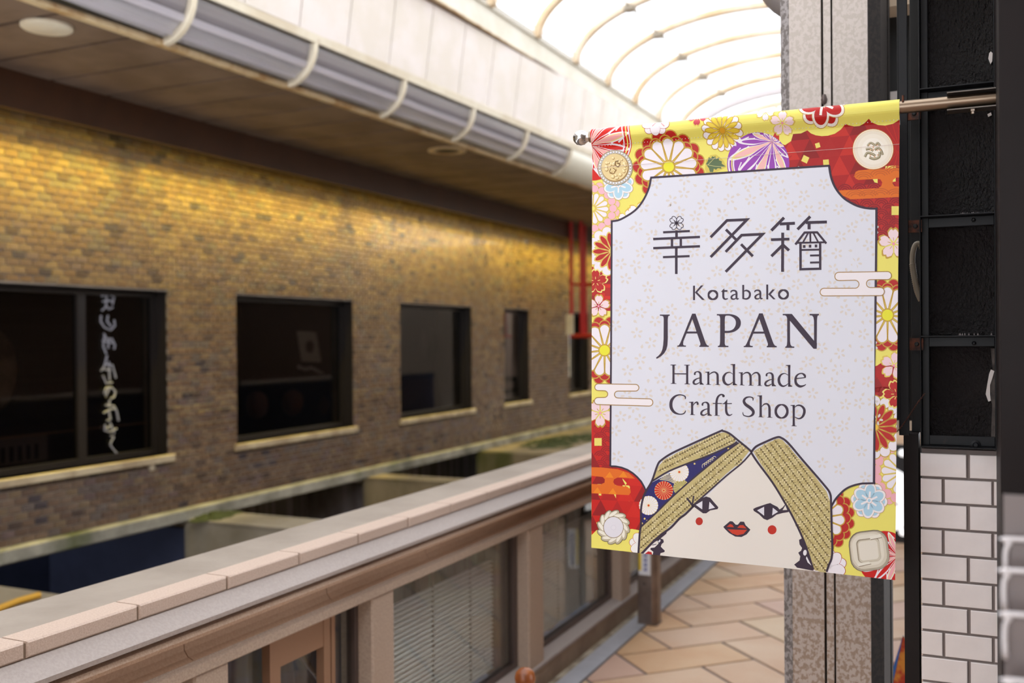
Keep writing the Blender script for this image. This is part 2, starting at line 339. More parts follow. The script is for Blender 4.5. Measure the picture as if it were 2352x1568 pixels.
# windows
def glyph(mb, strokes, r=.008):
    for st in strokes:
        mb.tube([on('X', WX-.118, *p) for p in st], r, 6)
for n, (a, b) in enumerate(wins):
    f = MB(); fx0, fx1 = WX-.16, WX-.11; t = .045
    for bx in ((a, a+t, wz0, wz1), (b-t, b, wz0, wz1), (a+t, b-t, wz0, wz0+t), (a+t, b-t, wz1-t, wz1)): f.box(fx0, fx1, *bx)
    wf = f.build('window_%d' % (n+1), M_winframe); tag(wf, kind='structure')
    rv = MB().box(WX-.11, WX-.012, a-.002, a+.006, wz0, wz1).box(WX-.11, WX-.012, b-.006, b+.002, wz0, wz1).box(WX-.11, WX-.012, a, b, wz1-.006, wz1+.002).build('reveal', M_winframe, wf)
    MB().box(WX-.14, WX-.134, a+t, b-t, wz0+t, wz1-t).build('window_pane', M_wglass, wf)
    MB().cbox(WX-.11, WX+.035, a-.04, b+.04, wz0-.055, wz0, .006, 'x').build('window_sill', M_sill, wf)
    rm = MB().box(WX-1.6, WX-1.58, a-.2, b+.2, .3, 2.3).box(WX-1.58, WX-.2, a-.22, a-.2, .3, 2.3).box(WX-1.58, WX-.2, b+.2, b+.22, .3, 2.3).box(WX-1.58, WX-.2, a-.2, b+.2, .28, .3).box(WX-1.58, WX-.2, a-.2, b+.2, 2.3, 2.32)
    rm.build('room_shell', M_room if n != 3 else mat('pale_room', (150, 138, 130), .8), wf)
    if n == 0:
        MB().box(fx0, fx1, on('X', WX-.13, 185, 800).y-.04, on('X', WX-.13, 185, 800).y+.03, wz0+t, wz1-t).build('mullion', M_winframe, wf)
        MB().box(WX-.25, WX-.24, 4.2, 4.9, wz0+.05, wz0+.24).build('vent_panel', M_acr, wf)
        vp = MB()
        for q in range(6): vp.box(WX-.24, WX-.235, 4.47+q*.065, 4.495+q*.065, wz0+.07, wz0+.17)
        vp.build('vent_slots', M_blackr, wf)
        MB().box(WX-.2, WX-.185, a, b, wz0+.235, wz0+.245).build('rail', M_kframet, wf)
        oc = on('X', WX-.35, 42, 850)
        MB().lathe((WX-.35, oc.y-.34, oc.z), [(.001, .05), (.18, .055), (.3, .03), (.34, 0), (.3, -.03), (.001, -.04)], 32, mat('pale_disc', (150, 132, 112), .6, vscale=4, rgb2=(92, 74, 56)), 'x').build('round_ornament', None, wf)
        g = MB()
        G = [[[(233, 680), (250, 676), (262, 682), (258, 700)], [(236, 692), (256, 690)], [(245, 678), (243, 705), (234, 713)], [(243, 700), (250, 710), (259, 706)]],
             [[(232, 724), (231, 738), (240, 752), (255, 758), (264, 748), (262, 734)], [(248, 724), (246, 738), (256, 750)]],
             [[(238, 765), (245, 778), (258, 778)], [(235, 782), (262, 788)], [(240, 770), (237, 795), (244, 812)], [(250, 778), (248, 800)], [(258, 780), (264, 792), (262, 802)]],
             [[(246, 816), (240, 840), (232, 852)], [(240, 836), (258, 838), (266, 868)], [(240, 848), (254, 850)], [(236, 862), (244, 880), (258, 878)], [(250, 830), (252, 874)]],
             [[(252, 890), (246, 902), (243, 912), (239, 902), (244, 890), (256, 889), (265, 899), (262, 912), (254, 915)]],
             [[(252, 918), (250, 934)], [(238, 948), (252, 940), (266, 938)], [(243, 930), (262, 932), (268, 944), (272, 966)], [(250, 944), (254, 962), (246, 966)]],
             [[(242, 974), (240, 988), (252, 992), (268, 984)], [(252, 970), (258, 982), (262, 996)], [(244, 984), (254, 978)]],
             [[(254, 1000), (262, 1004), (256, 1012), (253, 1022), (262, 1034), (268, 1040)]]]
        for q in G: glyph(g, q, .0065)
        g.build('brush_lettering', mat('lettering_grey', (168, 166, 176), .6), wf)
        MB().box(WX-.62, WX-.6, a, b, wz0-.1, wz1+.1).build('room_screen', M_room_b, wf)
    if n == 1:
        py = [on('X', WX-.28, *p) for p in ((683, 760), (727, 762), (738, 832), (694, 830))]
        MB().add([p for p in py]+[p-Vector((.01, 0, 0)) for p in py], [(0, 1, 2, 3), (7, 6, 5, 4), (0, 4, 5, 1), (1, 5, 6, 2), (2, 6, 7, 3), (3, 7, 4, 0)]).build('poster', mat('poster_grey', (214, 210, 200), .6), wf)
        c = on('X', WX-.275, 712, 796); MB().lathe(c, [(.001, .003), (.055, .003), (.06, 0), (.06, -.004)], 24, mat('poster_round', (90, 70, 50), .6), 'x').build('poster_emblem', None, wf)
        MB().tube([on('X', WX-.275, *p) for p in ((686, 842), (700, 848), (715, 845), (726, 850), (742, 858))], .018, 6, M_stick).build('poster_strip', None, wf)
        ob = MB()  # amber shapes stand for faint lantern reflections in the glass
        for px_, py_ in ((590, 930), (672, 925), (755, 930)):
            c = on('X', WX-.5, px_, py_); ob.lathe(c, [(.03, -.13), (.09, -.09), (.11, 0), (.09, .09), (.03, .13)], 14, mat('reflected_amber', (120, 80, 44), .6), 'z')
        ob.build('lantern_reflection', None, wf)
    if n == 2:
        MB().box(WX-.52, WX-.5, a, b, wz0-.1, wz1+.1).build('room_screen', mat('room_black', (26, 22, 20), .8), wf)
        c = on('X', WX-.5, 985, 790); MB().lathe(c, [(.001, .02), (.205, .02), (.215, 0), (.215, -.02)], 36, mat('round_reflection', (92, 86, 88), .2, .3, vscale=3, rgb2=(54, 62, 50)), 'x').build('round_reflection', None, wf)  # disc inside the room stands for a round reflection in the pane
        MB().box(WX-.45, WX-.35, a+.2, b-.3, wz0, wz0+.38).build('counter', mat('counter_brown', (82, 68, 62), .6), wf)
    if n == 3:
        rl = bpy.data.lights.new('room_lamp', 'POINT'); rl.energy = 40; rl.shadow_soft_size = .15; ro = bpy.data.objects.new('room_lamp', rl); COL.objects.link(ro); ro.location = (WX-.9, (a+b)/2-.1, 2.1)
        MB().box(WX-.4, WX-.36, b-.28, b, wz0+.7, wz1).build('inner_panel', M_winframe, wf)
        MB().box(WX-.5, WX-.2, a, b, wz0+.10, wz0+.16).box(WX-.5, WX-.2, a, b, wz0+.26, wz0+.33).build('shelf', M_winframe, wf)
    if n == 4:
        MB().box(WX-.13, WX-.10, a+.03, a+.28, wz0+.25, wz1-.02).build('white_blind', M_stick, wf)

# ledge under the bricks, fascia at the soffit
tag(MB().cbox(WX-.4, WX+.06, WY0, WY1, .185, WZ0, .012, 'x').build('trim_1', M_ledge), kind='structure')
tag(MB().box(-5.36, -5.32, WY0, WY1, 3.015, 3.26).build('trim_2', M_fascia), kind='structure')
MB().box(WX-.25, WX-.02, WY0, WY1, WZ1, 3.5).build('trim_3', M_fascia)
tag(bpy.data.objects['trim_3'], kind='structure')
# warm lamp hidden in the cove between fascia and wall
for y0 in (3.6, 6.4, 9.2, 12.0, 14.8):
    for en, sp, tl in ((21, 52, 20), (5, 125, 12)):      # narrow beam, plus a wide one added to light the wall top
        ld = bpy.data.lights.new('cove_lamp', 'AREA'); ld.shape = 'RECTANGLE'; ld.size = .05; ld.size_y = 2.7; ld.energy = en; ld.color = (1, .80, .06); ld.spread = math.radians(sp)
        lo = bpy.data.objects.new('cove_lamp', ld); COL.objects.link(lo); lo.location = (-5.39, y0+.4, 3.12 if tl == 20 else 3.14); lo.rotation_euler = (0, math.radians(tl), 0)
# ================================================================== ceiling (soffit) with boards
ZS = 3.25
ce = MB().box(-5.6, -4.1, WY0, WY1, ZS+.019, ZS+.06, M_joint).build('ceiling'); tag(ce, kind='structure')
def cornx(y): return -4.02+.034*(y-7)
jy = [on('Z', ZS, *p).y for p in ((255, 77), (425, 131), (557, 176), (682, 216))]
js = [2.7+.455*k for k in range(27)]
for a, b in zip(js, js[1:]):
    v = []
    x0 = -5.32
    for z in (ZS, ZS+.018): v += [(x0, a+.016, z), (cornx(a), a+.016, z), (cornx(b), b-.016, z), (x0, b-.016, z)]
    MB().add(v, [(0, 3, 2, 1), (4, 5, 6, 7), (0, 1, 5, 4), (1, 2, 6, 5), (2, 3, 7, 6), (3, 0, 4, 7)]).build('soffit_board', M_soffit, ce)
c = on('Z', ZS, 108, 59)
dl = MB().lathe((c.x, c.y, ZS), [(.13, 0), (.13, -.012), (.12, -.02), (.001, -.024)], 32, M_cream).build('ceiling_light'); tag(dl, 'round cream flush ceiling disc on the soffit at the top left', 'ceiling light')
c = on('Z', ZS, 1027, 345)
dl = empty('downlight'); tag(dl, 'small dark recessed round downlight in the soffit beside the curved cornice', 'downlight')
MB().lathe((c.x, c.y, ZS), [(.17, .0), (.17, -.01), (.12, -.014), (.11, .0)], 28, M_creamd).build('trim_ring', None, dl)
MB().lathe((c.x, c.y, ZS), [(.11, -.004), (.001, -.002)], 28, M_blackr).build('reflector', None, dl)
settle(dl, (c.x, c.y, ZS))

# ================================================================== curved cornice
co = empty('curved_cornice'); tag(co, 'long curved light cornice with clear covers and cream ribs along the soffit edge', 'cornice')
RX, RZ = .23, .25
def arc(t, g=0.): return (-4.02+(RX+g)*math.sin(t), ZS+RZ-(RZ+g)*math.cos(t))
K = .034
ribY = [1.12, 2.16, 3.2, 4.24, 5.30, 6.35, 7.40, 8.42, 9.43]
T = [math.pi/2*k/10 for k in range(11)]
inner = [arc(t, -.035) for t in T]
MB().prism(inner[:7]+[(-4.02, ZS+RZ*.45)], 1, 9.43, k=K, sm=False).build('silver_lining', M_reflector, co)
MB().prism(inner[6:]+[(-4.02, ZS+RZ), (-4.02, ZS+RZ*.45)], 1, 9.43, k=K, sm=False).build('upper_lining', mat('shaded_lining', (150, 144, 146), .4, var=.15, vscale=4, stretch=(1, .1, 1)), co)  # same lining, upper half coloured darker to stand for its shade
for q, g in enumerate((.2, .55)):
    t = .35+.5*q; p0 = arc(t, -.03); MB().prism([p0, (p0[0]+.018, p0[1]-.01), (p0[0]+.03, p0[1]+.03), (p0[0]+.01, p0[1]+.035)], 1, 9.43, k=K).build('lamp_tube', mat('tube_grey', (205, 200, 204), .4), co)
for a, b in zip(ribY, ribY[1:]):
    prof = [arc(t, 0) for t in T]+[arc(t, -.005) for t in T[::-1]]
    MB().prism(prof, a+.015, b-.015, k=K, sm=True).build('clear_cover', M_clear, co)
for y in ribY:
    prof = [arc(t, .012) for t in T]+[arc(t, -.03) for t in T[::-1]]
    MB().prism(prof, y-.016, y+.016, k=K).build('rib', M_creamd if 0 else M_cream, co)
MB().prism([arc(t, .006) for t in T]+[(-4.02, ZS+RZ)], 9.45, WY1, k=K, sm=False).build('end_cover', mat('end_cover_cream', (244, 240, 222), .22), co)
MB().prism([(-4.05, ZS-.012), (-4.0, ZS-.012), (-4.0, ZS+.02), (-4.05, ZS+.02)], 1, WY1, k=K).build('lower_rail', M_creamd, co)
MB().prism([(-3.80, ZS+RZ), (-3.775, ZS+RZ), (-3.765, ZS+RZ+.055), (-3.80, ZS+RZ+.055)], 1, WY1, k=K).build('upper_rail', M_cream, co)
settle(co, (-4.0, 7, ZS))
# cream panels above
pw = MB().prism([(-3.80, 3.53), (-3.72, 4.16), (-3.80, 4.16), (-3.88, 3.53)], 1, WY1, k=.03).build('wall_left_upper', mat('panel_joint', (172, 160, 144), .7)); tag(pw, kind='structure')
y = 5.61-.5*9
while y < WY1-.4:
    pr = [(-3.772, 3.55), (-3.692, 4.14), (-3.702, 4.14), (-3.782, 3.55)]
    MB().prism(pr, y+.006, y+.494, k=.03).build('wall_panel', M_panel, pw); y += .5
MB().prism([(-3.70, 4.12), (-3.675, 4.12), (-3.675, 4.145), (-3.70, 4.145)], 1, WY1, k=.02).build('drip_edge', mat('drip_brown', (120, 96, 78), .6), pw)

# ================================================================== barrel roof
rf = empty('arched_roof'); tag(rf, 'barrel-vaulted translucent roof with cream arched ribs over the arcade', 'roof')
XC, ZC, AX, AZ = -2.12, 4.345, 1.54, .66
def ell(t, g=0.): return (XC-(AX+g)*math.cos(t), ZC+(AZ+g)*math.sin(t))
TT = [math.pi*k/36 for k in range(37)]
rys = [7.45+.968*k for k in range(-17, 7)]
for y in rys:
    big = y > 13.1; wdt = .07 if big else .042
    prof = [ell(t, .0) for t in TT]+[ell(t, -.055) for t in TT[::-1]]
    MB().prism(prof, y-wdt, y+wdt, sm=True).build('rib', M_rib, rf)
    if y > 4: x_, z_ = ell(math.acos((XC+3.06)/AX)); MB().box(x_-.05, x_+.05, y-.06, y+.06, z_-.075, z_-.03).build('rib_clamp', M_node, rf)
segs = [0, 36]
for a, b in zip(rys, rys[1:]):
    for s0, s1 in zip(segs, segs[1:]):
        tt = TT[s0:s1+1]; prof = [ell(t, .012) for t in tt]+[ell(t, .006) for t in tt[::-1]]
        MB().prism(prof, a+.005, b-.005, sm=True).build('roof_pane', M_pane, rf)
def purlin(x_, z_, r=.012, m=M_rib): MB().tube([(x_, rys[0], z_), (x_, rys[-1], z_)], r, 8, m).build('purlin', None, rf)
x_, z_ = ell(math.acos((XC+3.06)/AX)); purlin(x_, z_-.03, .011, M_node)
purlin(-3.655, ZC+.10, .008, mat('lilac_wire', (196, 188, 200), .5)); purlin(-.585, ZC+.10, .008)
settle(rf, (XC, 3, ZC))
def edge_beam(sgn, x0, lab, k=0):
    e_ = empty('gutter_beam'); tag(e_, lab, 'beam', 'gutter beams under the arched roof')
    MB().prism([(x0, 4.14), (x0+.12*sgn, 4.14), (x0+.12*sgn, 4.345), (x0, 4.345)], -9, 13.6, k=k).build('beam_web', M_beam, e_)
    MB().prism([(x0-.012*sgn, 4.128), (x0+.12*sgn, 4.128), (x0+.12*sgn, 4.14), (x0-.012*sgn, 4.14)], -9, WY1, k=k).build('lower_flange', M_creamd, e_)
    MB().prism([(x0-.02*sgn, 4.333), (x0+.12*sgn, 4.333), (x0+.12*sgn, 4.36), (x0-.02*sgn, 4.36)], -9, WY1, k=k).build('upper_flange', mat('flange_grey', (206, 200, 186), .5), e_)
    settle(e_, (x0, 7, 4.14))
edge_beam(-1, -3.66, 'cream gutter beam carrying the roof arches above the panelled fascia')
edge_beam(1, -.58, 'cream gutter beam carrying the roof arches on the column side')
# far gable: grey arched band with a paler roof beyond
ge = empty('end_gable'); tag(ge, 'grey arched gable band closing the far end of the vaulted roof', 'gable')
prof = [ell(t, .0) for t in TT]+[ell(t, -.17) for t in TT[::-1]]
MB().prism(prof, 13.62, 13.72, sm=False).build('gable_band', mat('gable_grey', (196, 190, 194), .6), ge)
prof = [ell(t, -.17) for t in TT]+[ell(t, -.24) for t in TT[::-1]]
MB().prism(prof, 14.0, 14.1, sm=False).build('gable_inner_band', M_cream, ge)
for t in (.9, 1.1, 1.3, 1.5, 1.7, 1.9, 2.1, 2.3):
    a_ = ell(t, -.24); MB().box(a_[0]-.02, a_[0]+.02, 14.0, 14.06, 4.2, a_[1]).build('gable_bar', M_cream, ge)
settle(ge, (XC, 13.7, 4.2))
# building volume that closes the roof edge on the left and outside on the right
tag(MB().box(-9, -3.78, -9, WY1, 4.36, 4.5).build('ceiling_left_roof', M_conc), kind='structure')
tag(MB().box(-7.3, -7.25, -9, WY1, -2, 4.4).build('wall_left_outer', M_conc), kind='structure')
tag(MB().box(-7.3, -3.9, -.2, 1., 0, 4.4).build('wall_left_near', M_conc), kind='structure')

# ================================================================== light well between wall and parapet
M_boards = mat('well_boards', (150, 142, 146), .7, vscale=2, rgb2=(96, 86, 84), stretch=(1, 6, .3))
wb = MB().box(-7.2, -2.1, 2.6, 6.1, -1.02, -1.0, M_well).box(-7.2, -2.1, 6.1, WY1, -1.02, -1.0, M_conc).box(-7.22, -7.2, 2.6, 6.1, -1.0, .185, M_well).box(-6.42, -6.4, 6.1, WY1, -1.0, .185, M_boards).box(-7.2, WX, 6.05, 6.1, -1, .1, M_well).box(-7.2, WX, 8.6, 8.65, -1, .1, M_boards).box(-7.2, WX-.4, 2.6, WY1, .18, .2, M_welld)
tag(wb.build('floor_lightwell'), kind='structure')
tag(MB().box(-2.10, -2.06, -2, WY1, -1.0, .93).build('wall_parapet_back', M_well), kind='structure')
def beam(y0, y1, lab, m=M_conc, z1=.2):
    e_ = empty('cross_beam'); tag(e_, lab, 'beam', 'concrete beams across the light well')
    MB().box(WX+.0, -2.1, y0, y1, -1.0, z1-.012, m).build('beam_body', None, e_, bevel=.01)
    MB().box(WX+.062, -2.1, y0-.012, y1+.012, z1-.012, z1, m).build('capping', None, e_); settle(e_, (-3.8, y0, -1)); return e_
beam(3.3, 3.9, 'pale concrete beam across the light well at the lower left corner')
beam(5.95, 6.33, 'concrete beam across the light well in front of the second window')
beam(8.45, 8.72, 'darker concrete beam across the light well in front of the third window', M_moss)
sl = empty('concrete_slab'); tag(sl, 'mossy concrete slab bridging the light well under the farthest windows', 'slab')
MB().box(WX, -2.1, 10.95, WY1, -.5, .19, M_moss).build('slab_body', None, sl, bevel=.01); settle(sl, (-3.8, 12, -.5))
def moss(x, y, z, rx, ry, lab, n=60):
    b = MB()
    for k in range(n):
        a = random.uniform(0, 6.28); r = math.sqrt(random.random()); px_, py_ = x+rx*r*math.cos(a), y+ry*r*math.sin(a); h = random.uniform(.015, .045)*(1.2-r)
        b.lathe((px_, py_, z), [(random.uniform(.03, .07), -.004), (.03, h*.7), (.004, h)], 6, M_moss2)
    o = b.build('moss', loc=(x, y, z)); tag(o, lab, 'moss', kind='stuff')
moss(WX+.16, 6.12, .205, .10, .22, 'tuft of green moss where the concrete beam meets the brick wall')
moss(WX+.55, 12.4, .195, .35, 1.0, 'wide moss patch on the far concrete slab below the brick wall', 160)
c = on('Z', -.99, 152, 1353)
dp = empty('drain_cap'); tag(dp, 'round beige drain cap on the blue light well floor', 'drain cap')
MB().lathe((c.x, c.y, -1.0), [(.15, 0), (.15, .03), (.13, .045), (.03, .05), (.001, .05)], 28, M_creamd).build('cap', None, dp); MB().lathe((c.x, c.y, -.95), [(.02, 0), (.02, .05), (.001, .055)], 12, M_rust).build('knob', None, dp); settle(dp, (c.x, c.y, -1))
hz = [on('Z', .22, *p) for p in ((-330, 1500), (-160, 1462), (-60, 1420), (0, 1396), (40, 1380), (90, 1366))]
tag(MB().tube(hz, .018, 8, M_amber).build('hose'), 'orange-yellow hose lying on the concrete beam at the lower left', 'hose')
# ================================================================== glazed parapet
pa = empty('glazed_parapet'); tag(pa, 'low stone parapet with coping stones and blinded windows along the walkway', 'parapet')
PY0, PY1 = -3., 14.4
MB().box(-2.07, -1.872, PY0, PY1, .93, .968).build('coping_slab', M_coptop, pa)
stone = MB().cbox(-.075, 0, 0, .304, 0, .036, .004, 'x', M_granite).build('coping_stone'); sm_ = stone.data; bpy.data.objects.remove(stone)
k0 = int((PY0-1.452)/.3096)
y = 1.452+k0*.3096
MB().box(-1.875, -1.806, PY0, PY1, .93, .966).build('coping_joint', mat('coping_mortar', (132, 112, 94), .9), pa)
while y < PY1-.3: inst(sm_, 'coping_stone', (-1.80+random.uniform(-.001, .001), y+.003, .935), pa); y += .3096
PY = (PY0, PY1)
MB().prism([(-1.9, .933), (-1.802, .933), (-1.757, .897), (-1.757, .886), (-1.9, .886)], *PY).build('sloped_band', M_band, pa)
MB().prism([(-1.9, .886), (-1.80, .886), (-1.80, .874), (-1.772, .870), (-1.766, .86), (-1.772, .849), (-1.80, .845), (-1.9, .845)], *PY).build('bead', M_bead, pa)
# cove: a row of short stones with fine joints
y = PY0
while y < PY1:
    pr = [(-1.9, .845), (-1.812, .845), (-1.838, .835), (-1.848, .82), (-1.846, .80), (-1.834, .785), (-1.815, .778), (-1.9, .778)]
    MB().prism(pr, y, min(y+.617, PY1)).build('cove_stone', M_cove, pa); y += .62
MB().prism([(-1.9, .778), (-1.812, .778), (-1.812, .774), (-1.798, .77), (-1.798, .745), (-1.81, .738), (-1.9, .738)], *PY).build('head_band', M_post, pa)
bays = [(-3.0, .30), (.45, 1.5), (1.62, 1.95), (2.08, 2.775), (2.91, 4.04), (4.205, 5.31), (5.47, 6.6), (6.75, 7.87), (8.02, 9.15), (9.3, 10.42), (10.57, 11.7), (11.85, 12.97), (13.1, 14.3)]
for (a, b), (c_, d_) in zip(bays, bays[1:]): MB().cbox(-1.93, -1.805, b, c_, .10, .742, .006, 'x').build('stone_post', M_post, pa)
MB().box(-1.93, -1.80, PY0, PY1, -.1, .095, M_base).build('plinth', None, pa)
MB().prism([(-1.93, .095), (-1.795, .095), (-1.795, .108), (-1.85, .125), (-1.93, .125)], *PY).build('sill_stone', M_band, pa)
slat_me = {}
for n, (a, b) in enumerate(bays):
    fr = MB(); t = .035 if n >= 4 else .02
    for bx in ((a, a+t, .12, .745), (b-t, b, .12, .745), (a+t, b-t, .12, .15), (a+t, b-t, .725, .745)): fr.box(-1.895, -1.862, *bx)
    kf = fr.build('window_frame', M_kframe, pa)
    MB().box(-1.880, -1.876, a+t, b-t, .15, .725).build('window_pane', M_kglass, kf)
    if n == 3:
        yy = [on('X', -1.87, p, 1500).y for p in (604, 628, 729, 744, 751, 758)]
        s_ = MB().box(-1.874, -1.845, yy[0], yy[1], .13, .74).box(-1.874, -1.845, yy[2], yy[3], .13, .74).box(-1.872, -1.85, yy[4]-.004, yy[5], .13, .74).box(-1.874, -1.847, yy[1], yy[2], .64, .74)
        s_.build('sliding_sash', M_kframet, kf)
        cu = [( -2.03+.008*math.sin(q*1.9), a+(b-a)*q/30) for q in range(31)]
        MB().vprism(cu+[(x-.004, y_) for x, y_ in cu[::-1]], .12, .74).build('curtain', mat('slate_curtain', (92, 96, 112), .7, vscale=4, rgb2=(84, 78, 66)), kf)
        pts = [on('X', -1.95, *p) for p in ((680, 1485), (705, 1525), (740, 1568))]; MB().tube(pts, .012, 6, M_kframe).build('stay_bar', None, kf)
        continue
    if n < 3: continue
    L = b-a-2*t-.01
    if L not in slat_me:
        o = MB().prism([(.007, -.0045), (.002, .0005), (-.006, .0038), (-.0062, .003), (.0018, -.0002), (.0065, -.0052)], 0, L, M_slat, sm=False).build('slat'); slat_me[L] = o.data; bpy.data.objects.remove(o)
    if n <= 7:
        for q in range(25): inst(slat_me[L], 'slat', (-1.925, a+t+.005, .16+q*.0193), kf)
    else:
        s_ = MB()
        for q in range(29): s_.box(-1.934, -1.916, a+t+.005, b-t-.005, .16+q*.0176, .164+q*.0176)
        tag(s_.build('slat', M_slat, kf), kind='stuff')
    for q in (.15, .42, .70, .9): MB().box(-1.926, -1.922, a+(b-a)*q-.006, a+(b-a)*q+.006, .15, .725).build('ladder_tape', mat('tape_brown', (96, 88, 84), .7), kf)
    cu = [(-1.995+.012*math.sin(q*1.7), a+(b-a)*q/40) for q in range(41)]
    MB().vprism(cu+[(x-.004, y_) for x, y_ in cu[::-1]], .12, .74).build('curtain', M_curt, kf)
    mu = a+(b-a)*.40; MB().box(-1.97, -1.95, mu-.03, mu+.035, .12, .74).build('inner_mullion', M_kframe, kf)
    MB().box(-1.955, -1.90, b-t-.10, b-t, .12, .74).build('inner_jamb', M_kframe, kf)
settle(pa, (-1.85, 6, 0))

# stainless post with a notice beside the parapet
sp = empty('stainless_post'); tag(sp, 'slim stainless bollard with a white, yellow and blue notice beside the stone parapet', 'bollard')
MB().vprism([(-1.708, 5.30), (-1.625, 5.30), (-1.600, 5.325), (-1.600, 5.39), (-1.708, 5.39)], 0, .98).build('shaft', M_stst, sp, bevel=.004)
MB().box(-1.7, -1.632, 5.2975, 5.30, .275, .50).build('notice', M_stick, sp)
MB().box(-1.699, -1.684, 5.2955, 5.2975, .30, .50).build('notice_yellow_bar', M_yel, sp)
lt = MB()
for q in range(7): z = .30+q*.026; lt.box(-1.668, -1.652, 5.2955, 5.2975, z, z+.006).box(-1.668, -1.664, 5.2955, 5.2975, z+.006, z+.016).box(-1.658, -1.653, 5.2955, 5.2975, z+.004, z+.018)
lt.build('notice_lettering', M_blue, sp)
MB().lathe((-1.668, 5.299, .226), [(.006, -.004), (.008, 0), (.008, .003)], 12, M_kframe, 'y').build('bolt', None, sp)
MB().box(-1.712, -1.596, 5.296, 5.394, 0, .006).build('foot_plate', M_stst, sp); settle(sp, (-1.655, 5.345, 0))

# turned wooden stand
c = on('Y', 2.85, 1206, 1557); ws = empty('wooden_stand'); tag(ws, 'round brown wooden finial on top of a turned stand at the bottom edge', 'stand')
x, y, z = c
MB().lathe((x, y, z), [(.010, -.05), (.016, -.046), (.018, -.038), (.014, -.034), (.022, -.028), (.031, -.012), (.033, .002), (.029, .018), (.018, .029), (.001, .033)], 28, M_wood).build('finial', None, ws)
MB().lathe((x, y, 0), [(.09, 0), (.09, .02), (.03, .035), (.018, .1), (.022, z*.5), (.015, z*.55), (.02, z-.06), (.01, z-.048)], 20, M_wood).build('turned_shaft', None, ws); settle(ws, (x, y, 0))

# red hanging frame by the far windows
rd = empty('red_frame'); tag(rd, 'red painted pipe frame hanging from the soffit before the farthest window', 'pipe frame')
ya, yb = 13.35, 14.3; xa, xb = -5.28, -4.5
P_ = lambda px_, py_: on('Y', 13.4, px_, py_)
pa_, pb_ = P_(1312, 600), P_(1335, 600); zb, zm = P_(1330, 771).z, P_(1330, 652).z
for (x, y) in ((pa_.x, 13.4), (pb_.x, 13.4), (pa_.x+.02, 13.9), (pb_.x+.35, 13.9)): MB().tube([(x, y, zb), (x, y, ZS)], .028, 8, M_red).build('upright', None, rd)
for z in (zb, zm):
    r_ = .03 if z == zb else .015
    MB().tube([(pa_.x, 13.4, z), (pb_.x+.5, 13.4, z)], r_, 8, M_red).build('cross_bar', None, rd); MB().tube([(pa_.x+.02, 13.9, z), (pb_.x+.5, 13.9, z)], r_, 8, M_red).build('cross_bar', None, rd)
    MB().tube([(pa_.x, 13.4, z), (pa_.x+.02, 13.9, z)], r_, 8, M_red).build('side_bar', None, rd)
a_, b_ = P_(1303, 722), P_(1311, 760)
MB().box(a_.x, b_.x+.06, 13.355, 13.37, on('Y', 13.4, 1305, 768).z, a_.z).build('notice_plate', M_cream, rd)
settle(rd, (pa_.x, 13.4, zb))

# ================================================================== right side: column, black frame, tiled pier
cl = empty('steel_column'); tag(cl, 'galvanised steel column with spangled faces and a vertical seam behind the banner', 'column')
CYF = 2.6   # front face
def vp(prof, m, name, z0=0, z1=4.13): return MB().vprism(prof, z0, z1).build(name, m, cl)
vp([(-.426, CYF), (-.348, CYF), (-.348, CYF+.19), (-.426, CYF+.19)], M_galv, 'front_face')
vp([(-.320, CYF+.001), (-.237, CYF+.001), (-.237, CYF+.19), (-.320, CYF+.19)], M_galv, 'front_face')
vp([(-.342, CYF-.001), (-.3245, CYF-.001), (-.3245, CYF+.1), (-.342, CYF+.1)], M_galv, 'seam_strip')
vp([(-.3475, CYF+.025), (-.3205, CYF+.025), (-.3205, CYF+.12), (-.3475, CYF+.12)], M_joint, 'seam_recess')
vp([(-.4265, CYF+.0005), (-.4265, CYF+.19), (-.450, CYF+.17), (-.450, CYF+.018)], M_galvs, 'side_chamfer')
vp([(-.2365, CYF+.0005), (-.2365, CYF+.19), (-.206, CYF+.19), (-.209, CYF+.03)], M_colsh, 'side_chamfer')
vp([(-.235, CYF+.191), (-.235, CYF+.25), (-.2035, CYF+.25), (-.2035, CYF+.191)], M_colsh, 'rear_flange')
c = on('Y', CYF, 1893, 230); MB().lathe((c.x, CYF-.002, c.z), [(.001, -.012), (.006, -.008), (.008, .001), (.004, .014)], 8, M_kframe).build('dirt_lump', None, cl)
settle(cl, (-.32, CYF+.1, 0))
# grey round lamp beyond the column
c = on('Y', 3.05, 1894, -108); c2 = on('Y', 3.05, 1750, 0); R_ = (Vector((c.x, c.z))-Vector((c2.x, c2.z))).length*1.0
hl = empty('round_lamp'); tag(hl, 'grey dish-shaped hanging lamp partly hidden behind the column top', 'lamp')
MB().lathe((c.x, c.y, c.z), [(.02, -.12), (R_*.5, -.10), (R_*.85, -.06), (R_, 0), (R_*.98, .02), (R_*.9, -.03), (.02, -.07)], 40, mat('lamp_grey', (150, 144, 144), .3, .2), 'y').build('shade', None, hl)
MB().tube([(c.x, c.y+.05, c.z), (c.x, c.y+.05, 4.12)], .015, 8, M_acr).build('stem', None, hl); settle(hl, tuple(c)); print('LAMP', c, R_)

